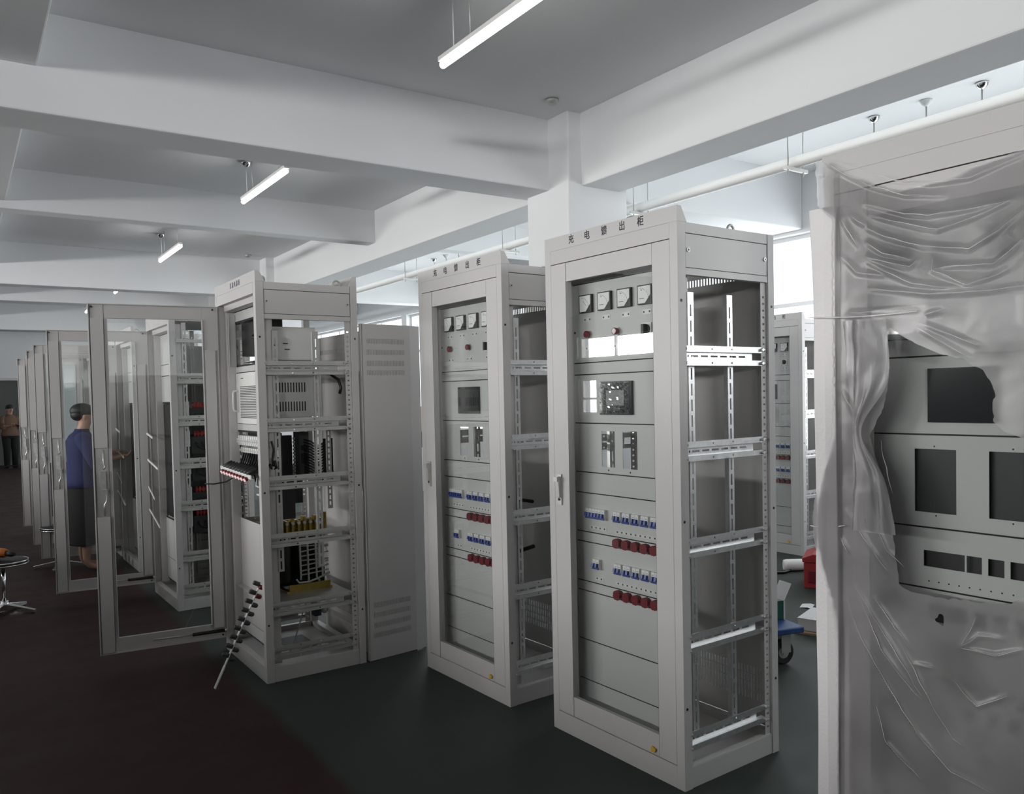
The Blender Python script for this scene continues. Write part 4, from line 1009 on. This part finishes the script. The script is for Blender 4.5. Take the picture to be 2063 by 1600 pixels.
def plastic_film():
    from mathutils import noise
    top = lambda y: next((a[1]+(b[1]-a[1])*(y-a[0])/(b[0]-a[0]) for a, b in zip(TOP, TOP[1:]) if b[0] <= y <= a[0]), 2.1)
    y0, y1, z0, z1, st = 0.035, -0.80, 0.01, 2.25, 0.005
    ny = int((y0-y1)/st); nz = int((z1-z0)/st)
    H = [[0.0]*(nz+1) for _ in range(ny+1)]
    for pl in RIDGES:
        tot = sum(math.dist(a, b) for a, b in zip(pl, pl[1:])); acc = 0
        for a, b in zip(pl, pl[1:]):
            L = math.dist(a, b)
            if L < 1e-6: continue
            R_ = 0.014
            i0 = max(0, int((y0-max(a[0], b[0])-R_)/st)); i1 = min(ny, int((y0-min(a[0], b[0])+R_)/st)+1)
            j0 = max(0, int((min(a[1], b[1])-R_-z0)/st)); j1 = min(nz, int((max(a[1], b[1])+R_-z0)/st)+1)
            for i in range(i0, i1+1):
                for j in range(j0, j1+1):
                    y, z = y0-st*i, z0+st*j
                    s = max(0, min(1, ((y-a[0])*(b[0]-a[0])+(z-a[1])*(b[1]-a[1]))/L/L))
                    d = math.hypot(y-a[0]-s*(b[0]-a[0]), z-a[1]-s*(b[1]-a[1]))
                    tt = (acc+s*L)/tot
                    h = 0.006*math.sin(PI*min(1, max(0.0, 0.10+0.80*tt)))*max(0.0, 1-d/0.0115)**1.3
                    H[i][j] = max(H[i][j], h)
            acc += L
    vs = []; keep = {}
    for i in range(ny+1):
        for j in range(nz+1):
            y, z = y0-st*i, z0+st*j
            q = noise.noise(Vector((y*7+z*3, z*9-y*4, 0.3)))
            q2 = noise.noise(Vector((y*26+z*14, z*20-y*6, 4.1)))
            x = -0.010-H[i][j]-0.0045*(q+0.6)-0.0007*(q2+0.5)
            if y > -0.06:
                wv = min(1, (y+0.06)/0.05); x -= 0.018*wv
            if z > 2.19: x -= 0.003
            x = min(x, -0.0065 if y < -0.06 else -0.027)
            vs.append((x, y, z))
    fs = []
    for i in range(ny):
        for j in range(nz):
            y, z = y0-st*(i+0.5), z0+st*(j+0.5)
            jit = 0.006*noise.noise(Vector((y*60, z*60, 1)))
            if y > -0.053+0.075*math.exp(-((z-1.13)/0.2)**2)+0.05*max(0, min(1, (z-2.06)/0.05))+jit: continue
            if z > top(y)+jit or inside(HOLE, y+jit, z+jit) or inside(NICK, y, z): continue
            fs.append((i*(nz+1)+j, i*(nz+1)+j+1, (i+1)*(nz+1)+j+1, (i+1)*(nz+1)+j))
    ec = {}
    for f in fs:
        for a, c in zip(f, f[1:]+f[:1]): ec[(min(a, c), max(a, c))] = ec.get((min(a, c), max(a, c)), 0)+1
    nb = {}
    for (a, c), n_ in ec.items():
        if n_ == 1: nb.setdefault(a, []).append(c); nb.setdefault(c, []).append(a)
    for it in range(3):                                              # soften the torn edge
        new = {k: [sum(vs[n_][q_] for n_ in l)/len(l)*0.5+vs[k][q_]*0.5 for q_ in (0, 1, 2)] for k, l in nb.items()}
        for k, p_ in new.items(): vs[k] = tuple(p_)
    used = sorted({k for f in fs for k in f}); mp = {k: n for n, k in enumerate(used)}
    b = MB(lambda p: wp(p.y, p.z, p.x))
    b.add([vs[k] for k in used], [tuple(mp[k] for k in f) for f in fs], 0, True)
    # crumpled flap gathered left of the torn hole
    fl = []; nf = 90; mw = 16
    for k in range(nf+1):
        t = k/nf; z = 1.75-0.62*t
        yl = -0.085-0.03*math.sin(t*2.2); yr = -0.215+0.075*math.exp(-((t-0.52)/0.16)**2)-0.012*math.sin(t*7)-(0.02*t)
        for i in range(mw+1):
            s = i/mw; y = yl+(yr-yl)*s
            q = noise.noise(Vector((s*5, t*4+s*2, 7.7))); q2 = noise.noise(Vector((s*16+t*5, t*9, 2.2)))
            x = -0.030-0.012*math.sin(PI*s)-0.010*(q+0.4)-0.004*q2-0.004*math.sin(s*19+t*6)
            fl.append((x, y, z))
    b.add(fl, [(k*(mw+1)+i, k*(mw+1)+i+1, (k+1)*(mw+1)+i+1, (k+1)*(mw+1)+i) for k in range(nf) for i in range(mw)], 0, True)
    o = obj('plastic_film', b, M['film'])
    q = MB(lambda p: wp(p.y, p.z, p.x))
    for n_, pl in enumerate(RIDGES):
        pts = []
        for a, c in zip(pl, pl[1:]):
            L = math.dist(a, c); m_ = max(1, int(L/0.01))
            pts += [(a[0]+(c[0]-a[0])*k/m_, a[1]+(c[1]-a[1])*k/m_) for k in range(m_)]
        pts.append(pl[-1]); P3 = []
        for k, (y, z) in enumerate(pts):
            y += 0.0012*math.sin(k*0.9+n_); z += 0.0012*math.sin(k*0.7+n_*2)
            i = max(0, min(ny, round((y0-y)/st))); j = max(0, min(nz, round((z-z0)/st)))
            P3.append((vs[i*(nz+1)+j][0]-0.0006, y, z))
        r = [0.0003+0.0011*math.sin(PI*(k+0.5)/len(P3))*(0.55+0.45*math.sin(k*0.35+n_)) for k in range(len(P3))]
        if len(P3) > 2: q.tube(P3, r, 5, 0)
    obj('film_fold_glint', q, M['fold_glint'], o)  # pleats along the ridges, whitened to paint in thin highlight lines
    tag(o, 'torn translucent plastic film draped over the cabinet at the right edge', 'plastic film')
    q = MB(lambda p: wp(p.y, p.z, p.x)); 
    for zz, ya, yb in ((1.772, 0.03, -0.30), (1.125, 0.03, -0.08)):
        pts = [(-0.034+(0.012 if k > 3 else 0)+0.002*math.sin(k*2.2), ya+(yb-ya)*k/12, zz-0.006*math.sin(k/12*PI)-0.012*k/12*(1 if zz > 1.5 else -1)) for k in range(13)]
        q.tube(pts, [0.0012+0.0016*abs(math.sin(k*1.7)) for k in range(13)], 6, 0)
    obj('tape_edge_glint', q, M['fold_glint'], o)  # bright lines along the tape, glints put into the colour
plastic_film()
# ---- knob bar leaning on the open cabinet
def leaning_bar():
    ca, sa = math.cos(C_ROT), math.sin(C_ROT)
    wpt = lambda x, y, z: Vector((C_LOC[0]+x*ca-y*sa, C_LOC[1]+x*sa+y*ca, z))
    P0 = wpt(-0.255, 0.104, 0.003); P1 = wpt(-0.006, 0.092, 0.515)
    d = (P1-P0); L = d.length; d.normalize()
    s = Vector((0, 1, 0)).cross(d).normalized(); f = d.cross(s)
    t = thing('terminal_bar', 'white metal bar with paired dark knobs leaning on the open transformer cabinet', 'bar', P0)
    b = MB(); b.obox(-f*0.010-s*0.002, d*L, f*0.02, s*0.004); b.obox(-f*0.012-s*0.003, d*L*0.22, f*0.024, s*0.006); obj('strip', b, M['white'], t)
    def kn(b): b.tube([(-0.001, 0, 0), (0.03, 0, 0), (0.036, 0, 0)], [0.013, 0.013, 0.010], 10)
    for k in range(9):
        for sg in (-1, 1):
            o = shared('terminal_knob', 'barknob', kn, [M['red'] if sg > 0 and k > 6 else M['dark']], t)
            dirv = (s*sg+f*0.15).normalized()
            o.matrix_local = Matrix.Translation(d*(0.17+0.051*k+0.012*(sg < 0))+dirv*0.0022) @ dirv.to_track_quat('X', 'Z').to_matrix().to_4x4()
leaning_bar()

# ---- stools
def stool(loc, rot, label):
    t = thing('stool', label, 'stool', loc, rot, 'low round chrome stools')
    b = MB(); b.loft([(0, 0, 0.372, 0.15, 0.15), (0, 0, 0.376, 0.165, 0.165), (0, 0, 0.395, 0.168, 0.168), (0, 0, 0.402, 0.15, 0.15), (0, 0, 0.404, 0.05, 0.05)], 28); obj('seat', b, M['black'], t)
    for z in (0.373, 0.393):
        b = MB(); b.torus((0, 0, z), (0, 0, 1), 0.168, 0.0055, 0, 36, 8); obj('chrome_ring', b, M['chrome'], t)
    b = MB(); b.tube([(0, 0, 0.37), (0, 0, 0.05)], 0.015, 14); b.tube([(0, 0, 0.09), (0, 0, 0.02)], 0.028, 14); b.tube([(0, 0, 0.372), (0, 0, 0.36)], 0.05, 14); obj('column', b, M['chrome'], t)
    for k in range(4):
        a = PI/2*k; c, s = math.cos(a), math.sin(a)
        b = MB(); p = lambda r, w, z: (r*c-w*s, r*s+w*c, z)
        vs = [p(0.02, -0.02, 0.02), p(0.02, 0.02, 0.02), p(0.02, 0.02, 0.07), p(0.02, -0.02, 0.07), p(0.24, -0.012, 0.004), p(0.24, 0.012, 0.004), p(0.24, 0.012, 0.028), p(0.24, -0.012, 0.028)]
        b.add(vs, [(0, 1, 2, 3), (4, 7, 6, 5), (0, 4, 5, 1), (1, 5, 6, 2), (2, 6, 7, 3), (3, 7, 4, 0)], 0); b.tube([p(0.225, 0, 0.0), p(0.225, 0, 0.012)], 0.013, 10, 1)
        obj('leg', b, [M['chrome'], M['rubber']], t, 0.002)
stool((0.243, 7.095, 0), R(-38), 'low chrome stool with an orange tool lying on its seat')
stool((0.775, 8.74, 0), R(160), 'low chrome stool partly behind the open door, seat empty')
def drill():
    t = thing('cordless_drill', 'orange cordless drill lying on the stool at the left edge', 'drill', (0.225, 7.10, 0.4045), R(-40))
    b = MB(); b.tube([(-0.11, 0.02, 0.06), (-0.10, 0.02, 0.06), (0.03, 0.0, 0.05), (0.06, 0.0, 0.048)], [0.026, 0.036, 0.036, 0.028], 14); obj('motor_body', b, M['orange'], t)
    b = MB(); b.tube([(0.06, 0, 0.048), (0.10, -0.004, 0.044), (0.125, -0.006, 0.04)], [0.024, 0.022, 0.012], 12); obj('chuck', b, M['black'], t)
    b = MB(); b.tube([(-0.02, 0.01, 0.045), (0.0, -0.05, 0.03), (0.02, -0.09, 0.026)], [0.024, 0.022, 0.022], 12); obj('grip', b, M['orange'], t)
    b = MB(); b.obox((-0.02, -0.15, 0.0), (0.09, 0.0, 0), (0.0, 0.07, 0), (0, 0, 0.052)); obj('battery', b, M['black'], t, 0.006)
drill()

# ---- people
def skin_mesh(verts, edges, radii, root, sub=2):
    me = bpy.data.meshes.new('fig'); me.from_pydata(verts, edges, [])
    o = bpy.data.objects.new('fig', me); C.objects.link(o)
    sk = o.modifiers.new('skin', 'SKIN'); sk.use_smooth_shade = True; sk.branch_smoothing = 0.3
    for i, r in enumerate(radii):
        sv = me.skin_vertices[0].data[i]; sv.radius = r if isinstance(r, tuple) else (r, r); sv.use_root = (i == root)
    sb = o.modifiers.new('sub', 'SUBSURF'); sb.levels = sub; sb.render_levels = sub
    dg = bpy.context.evaluated_depsgraph_get(); dg.update()
    out = bpy.data.meshes.new_from_object(o.evaluated_get(dg))
    bpy.data.objects.remove(o)
    return out
class Fig:
    def __init__(s): s.v = []; s.e = []; s.r = []
    def p(s, co, r, par=None):
        s.v.append(co); s.r.append(r); i = len(s.v)-1
        if par is not None: s.e.append((par, i))
        return i
    def hand(s, wrist, w, d, sd, curl):
        """palm with four fingers and a thumb; d forward, sd sideways"""
        w = Vector(w); d = Vector(d).normalized(); sd = Vector(sd).normalized(); dn = d.cross(sd).normalized()
        pa = s.p(tuple(w+d*0.05), (0.022, 0.03), wrist)
        pe = s.p(tuple(w+d*0.085), (0.018, 0.034), pa)
        for k, ln in enumerate((0.068, 0.078, 0.072, 0.056)):
            o = sd*(-0.030+0.020*k)
            a = s.p(tuple(w+d*0.10+o), 0.0088, pe); m = s.p(tuple(w+d*(0.10+ln*0.5)+o-dn*curl*0.02), 0.0085, a)
            s.p(tuple(w+d*(0.10+ln*0.85)+o-dn*curl*0.05), 0.0075, m)
        a = s.p(tuple(w+d*0.055-sd*0.038), 0.011, pa); m = s.p(tuple(w+d*0.085-sd*0.055-dn*0.01), 0.010, a); s.p(tuple(w+d*0.112-sd*0.058-dn*0.022), 0.0085, m)
def person(loc, rot, label, H, shirt, legwear, bare, shoes):
    """standing figure facing local +x"""
    k = H/1.60
    t = thing('person', label, 'person', loc, rot)
    F = Fig(); V = lambda x, y, z: (x*k, y*k, z*k)
    pel = F.p(V(-0.01, 0, 0.86), (0.125*k, 0.155*k))
    wa = F.p(V(0.0, 0, 0.98), (0.105*k, 0.125*k), pel); ch = F.p(V(0.0, 0, 1.13), (0.115*k, 0.15*k), wa); sh = F.p(V(-0.02, 0, 1.25), (0.085*k, 0.13*k), ch)
    ne = F.p(V(-0.005, 0, 1.335), 0.052*k, sh); jw = F.p(V(0.035, 0, 1.41), (0.062*k, 0.06*k), ne); hd = F.p(V(0.02, 0, 1.49), (0.088*k, 0.074*k), jw); F.p(V(0.005, 0, 1.545), (0.07*k, 0.062*k), hd)
    for s in (1, -1):
        hp = F.p(V(-0.01, 0.085*s, 0.78), 0.085*k, pel); kn = F.p(V(0.015, 0.09*s, 0.44), 0.055*k, hp); cf = F.p(V(-0.01, 0.09*s, 0.30), 0.053*k, kn); an = F.p(V(-0.02, 0.09*s, 0.085), 0.034*k, cf)
        F.p(V(0.02, 0.092*s, 0.035), 0.034*k, an); fb = F.p(V(0.11, 0.098*s, 0.028), (0.027*k, 0.04*k), len(F.v)-1); F.p(V(0.165, 0.10*s, 0.022), (0.02*k, 0.034*k), fb)
        s1 = F.p(V(-0.02, 0.16*s, 1.235), 0.045*k, sh); el = F.p(V(0.07, 0.20*s, 1.03), 0.038*k, s1); wr = F.p(V(0.27, 0.13*s, 1.08+0.02*s), 0.024*k, el)
        F.hand(wr, F.v[wr], (1, -0.25*s, 0.12), (0, s, 0.2), 0.9)
    me = skin_mesh(F.v, F.e, F.r, pel, 2)
    b = MB(); b.add([v.co.copy() for v in me.vertices], [tuple(p.vertices) for p in me.polygons], 0, True); bpy.data.meshes.remove(me)
    S = lambda c, r, m=0: b.ball(tuple(q*k for q in c), tuple(q*k for q in r), m, 12, 8)
    S((0.112, 0, 1.452), (0.018, 0.014, 0.02)); S((0.10, 0, 1.472), (0.012, 0.009, 0.028)); S((0.095, 0, 1.405), (0.014, 0.02, 0.012))
    for s in (1, -1):
        S((0.012, 0.078*s, 1.458), (0.017, 0.008, 0.028)); S((0.094, 0.03*s, 1.478), (0.010, 0.012, 0.007), 1); S((0.098, 0.03*s, 1.494), (0.008, 0.018, 0.004), 2)
    S((0.102, 0, 1.424), (0.008, 0.022, 0.005), 3)
    obj('body', b, [M['skin'], M['white'], M['hair'], M['red']], t)
    b = MB()                                                                # hair
    b.ball((0.006*k, 0, 1.522*k), (0.108*k, 0.087*k, 0.074*k), 0, 22, 12); b.ball((-0.03*k, 0, 1.485*k), (0.066*k, 0.078*k, 0.06*k), 0, 18, 10); b.ball((0.07*k, 0, 1.54*k), (0.046*k, 0.066*k, 0.036*k), 0, 14, 8)
    obj('hair', b, M['hair'], t)
    b = MB()                                                                # shirt with sleeves to the elbow
    b.loft([V(-0.01, 0, 0.80)+(0.165*k, 0.215*k), V(-0.01, 0, 0.86)+(0.158*k, 0.205*k), V(0.0, 0, 0.98)+(0.135*k, 0.18*k), V(0.0, 0, 1.12)+(0.140*k, 0.195*k), V(-0.015, 0, 1.235)+(0.128*k, 0.198*k), V(-0.015, 0, 1.29)+(0.098*k, 0.155*k), V(-0.005, 0, 1.325)+(0.068*k, 0.075*k), V(0.0, 0, 1.35)+(0.062*k, 0.066*k)], 26, 0)
    for s in (1, -1): b.tube([V(-0.02, 0.10*s, 1.255), V(-0.015, 0.168*s, 1.238), V(0.02, 0.195*s, 1.15), V(0.07, 0.205*s, 1.02), V(0.13, 0.185*s, 1.03)], [0.075*k, 0.078*k, 0.07*k, 0.062*k, 0.054*k], 16)
    obj('shirt', b, M[shirt], t)
    b = MB()
    if legwear == 'skirt':
        b.loft([V(0.0, 0, 0.245)+(0.145*k, 0.19*k), V(0.0, 0, 0.27)+(0.150*k, 0.195*k), V(-0.005, 0, 0.60)+(0.150*k, 0.195*k), V(-0.01, 0, 0.80)+(0.150*k, 0.19*k), V(-0.01, 0, 0.90)+(0.135*k, 0.17*k)], 26)
        obj('skirt', b, M['skirt'], t)
    else:
        for s in (1, -1): b.tube([V(-0.01, 0.075*s, 0.86), V(-0.01, 0.09*s, 0.76), V(0.015, 0.095*s, 0.44), V(-0.02, 0.095*s, 0.07)], [0.12*k, 0.105*k, 0.082*k, 0.065*k], 16)
        b.loft([V(-0.01, 0, 0.74)+(0.11*k, 0.16*k), V(-0.01, 0, 0.84)+(0.14*k, 0.18*k), V(-0.01, 0, 0.92)+(0.13*k, 0.165*k)], 24)
        obj('trousers', b, M['skirt'], t)
    if shoes:
        for s in (1, -1):
            b = MB(); b.ball(V(0.05, 0.096*s, 0.035), (0.135*k, 0.052*k, 0.036*k), 0, 16, 8); b.box(-0.085*k, 0.18*k, (0.096*s-0.045)*k, (0.096*s+0.045)*k, 0.0, 0.014); obj('shoe', b, M['rubber'], t)
person((0.972, 8.50, 0), R(4), 'person in a blue shirt and long black skirt working at an open cabinet', 1.575, 'shirt', 'skirt', True, False)
person((1.10, 23.9, 0), R(-70), 'person in a brown jacket and dark trousers by the far doorway, cut by the frame', 1.62, 'jacket', 'trousers', False, True)

# ---- things on the floor between the two front cabinets
def platform_truck():
    cx, cyy, rot = 3.603, 3.11, R(-15.5)
    t = thing('platform_truck', 'blue platform truck on castors beside the largest lettered cabinet', 'hand truck', (cx, cyy, 0), rot)
    b = MB(); b.box(-0.42, 0.38, -0.22, 0.24, 0.185, 0.222); obj('platform', b, M['blue_paint'], t, 0.008)
    for x in (-0.33, 0.29):
        for y in (-0.15, 0.17):
            b = MB(); b.box(x-0.03, x+0.03, y-0.028, y-0.022, 0.07, 0.185); b.box(x-0.03, x+0.03, y+0.022, y+0.028, 0.07, 0.185); b.box(x-0.035, x+0.035, y-0.03, y+0.03, 0.178, 0.185)
            cs = obj('castor', b, M['zinc'], t)
            b = MB(); b.tube([(x-0.01, y-0.018, 0.07), (x-0.01, y-0.013, 0.07), (x-0.01, y+0.013, 0.07), (x-0.01, y+0.018, 0.07)], [0.06, 0.07, 0.07, 0.06], 22, 0); b.tube([(x-0.01, y-0.03, 0.07), (x-0.01, y+0.03, 0.07)], 0.012, 10, 1); b.tube([(x-0.01, y-0.0185, 0.07), (x-0.01, y+0.0185, 0.07)], 0.034, 16, 1)
            obj('wheel', b, [M['rubber'], M['zinc']], cs)
    b = MB(); b.tube([(-0.40, -0.16, 0.2), (-0.40, -0.16, 0.80), (-0.40, -0.12, 0.85), (-0.40, 0.14, 0.85), (-0.40, 0.18, 0.80), (-0.40, 0.18, 0.2)], 0.014, 10); obj('handle', b, M['blue_paint'], t)
platform_truck()
def open_carton():
    t = thing('carton', 'dark green carton with white flaps standing open on the blue truck', 'box', (3.737, 3.055, 0.2225), R(-15.5), 'cartons')
    b = MB(); b.box(-0.22, 0.22, -0.05, 0.05, 0.0, 0.004); b.box(-0.22, 0.22, -0.05, -0.045, 0, 0.11); b.box(-0.22, 0.22, 0.045, 0.05, 0, 0.11); b.box(-0.22, -0.215, -0.05, 0.05, 0, 0.11); obj('tray', b, M['green'], t)
    b = MB(); b.box(0.215, 0.224, -0.052, 0.052, 0, 0.112); obj('end_panel', b, M['card_white'], t)
    b = MB(); b.obox((0.216, -0.052, 0.111), (0.05, 0, 0.095), (0, 0.104, 0), (0.003, 0, -0.003)); b.obox((-0.2, 0.046, 0.111), (0.40, 0, 0), (0, 0.05, 0.01), (0, 0, 0.003)); obj('flap', b, M['card_white'], t)
open_carton()
def low_box():
    t = thing('carton', 'low white carton on the floor beside the blue truck', 'box', (4.58, 3.16, 0.014), R(18), 'cartons')
    b = MB(); b.box(-0.13, 0.17, -0.06, 0.10, 0.0, 0.075); obj('body', b, M['card_white'], t, 0.004)
    b = MB(); b.box(-0.132, 0.172, -0.062, 0.102, 0.073, 0.078); obj('lid', b, M['card_white'], t)
    q = MB(lambda p: Vector((4.58+p.x*0.95-p.y*0.3, 3.16+p.x*0.3+p.y*0.95, p.z))); q.box(-0.17, 0.22, -0.09, 0.13, 0.001, 0.013)
    tag(obj('cardboard_sheet', q, M['card_tan']), 'flat brown cardboard sheet under the low white carton', 'cardboard')
low_box()
def tool_case():
    t = thing('tool_case', 'red case with a printed label on the floor by the windows', 'case', (5.66, 3.89, 0), R(30))
    b = MB()
    prof = [(-0.15, 0.02), (-0.16, 0.0), (0.16, 0.0), (0.15, 0.02), (0.155, 0.25), (-0.155, 0.25)]
    b.box(-0.21, 0.21, -0.14, 0.14, 0.0, 0.24, 0); b.box(-0.217, -0.205, -0.10, 0.10, 0.05, 0.17, 1); obj('body', b, [M['redbox'], M['red']], t, 0.02)
    b = MB(); b.prism([(-0.15, 0.245), (0.15, 0.245), (0.155, 0.285), (0.06, 0.325), (-0.06, 0.325), (-0.155, 0.285)], -0.22, 0.22, lambda a, z, e: (e, a, z)); obj('lid', b, M['redbox'], t, 0.006)
    b = MB(); b.tube([(-0.06, 0, 0.32), (-0.06, 0, 0.37), (0.06, 0, 0.37), (0.06, 0, 0.32)], 0.012, 8); b.box(0.08, 0.15, -0.1, -0.02, 0.30, 0.34); obj('carry_handle', b, M['black'], t)
    b = MB(); b.box(-0.12, 0.16, -0.1425, -0.1405, 0.10, 0.215, 0)
    for r, (z, n) in enumerate(((0.20, 7), (0.178, 6), (0.158, 5))):
        for k in range(n): b.box(-0.10+0.034*k, -0.078+0.034*k, -0.1432, -0.1424, z-0.007, z+0.007, 1 if r < 2 else 2)
    obj('sticker', b, [M['label'], M['red'], M['dark']], t)
    me = text_mesh('HAYIB', 0.05, M['card_white'])
    b = MB(); b.add([(v.co.x, -0.1405-v.co.z, v.co.y+0.075) for v in me.vertices], [tuple(p.vertices) for p in me.polygons], 0); bpy.data.meshes.remove(me)
    obj('lettering', b, M['label'], t)
    t.scale = (0.82, 0.82, 0.82)
tool_case()
q = MB(); q.tube([(5.78, 4.42, 0.05), (5.80, 4.40, 0.05), (6.00, 4.27, 0.05), (6.02, 4.257, 0.05)], [0.043, 0.05, 0.05, 0.043], 18, 0); q.tube([(6.015, 4.26, 0.05), (6.10, 4.205, 0.05)], 0.03, 14, 1)
q.v = [v+Vector((0.06, -0.04, 0)) for v in q.v]
tag(obj('sealant_tube', q, [M['white'], M['chrome']]), 'white and silver cylinder lying on the floor beside the red case', 'tube')
q = MB(); q.tube([(5.3, 4.55, 0.012), (5.6, 4.40, 0.012), (5.75, 4.30, 0.012), (6.0, 4.35, 0.012), (6.2, 4.2, 0.012)], 0.012, 8)
tag(obj('floor_cable', q, M['cable']), 'black cable lying on the floor in front of the far glazed cabinet', 'cable')
for x, y, a, lab in ((5.0, 3.55, 0.4, 'scrap of white paper on the floor nearer the red case'), (4.0, 2.68, 1.1, 'scrap of white paper on the floor near the foam strip')):
    q = MB(); vs = []
    for i in range(4):
        for j in range(4):
            u, v = -0.06+0.04*i, -0.04+0.027*j
            vs.append((x+u*math.cos(a)-v*math.sin(a), y+u*math.sin(a)+v*math.cos(a), 0.002+0.010*((i*7+j*5) % 3)/3))
    q.add(vs, [(i*4+j, (i+1)*4+j, (i+1)*4+j+1, i*4+j+1) for i in range(3) for j in range(3)], 0)
    tag(obj('paper_scrap', q, M['card_white']), lab, 'paper', 'paper scraps')
# goods far behind, glimpsed between the loose panel and the second lettered cabinet
gx, gy = 6.55, 12.15
q = MB(); q.box(gx-0.35, gx+0.35, gy-0.3, gy+0.3, 0.0, 0.72); tag(obj('crate', q, M['card_white'], None, 0.006), 'white crate at the bottom of a far stack by the windows', 'crate', 'far stacked goods')
q = MB(); q.box(gx-0.33, gx+0.33, gy-0.28, gy+0.28, 0.722, 0.98); tag(obj('crate', q, M['black'], None, 0.006), 'black crate in the middle of a far stack by the windows', 'crate', 'far stacked goods')
q = MB(); q.box(gx-0.30, gx+0.30, gy-0.25, gy+0.25, 0.982, 1.40); tag(obj('carton', q, M['card_tan'], None, 0.006), 'tan carton on top of a far stack by the windows', 'box', 'far stacked goods')
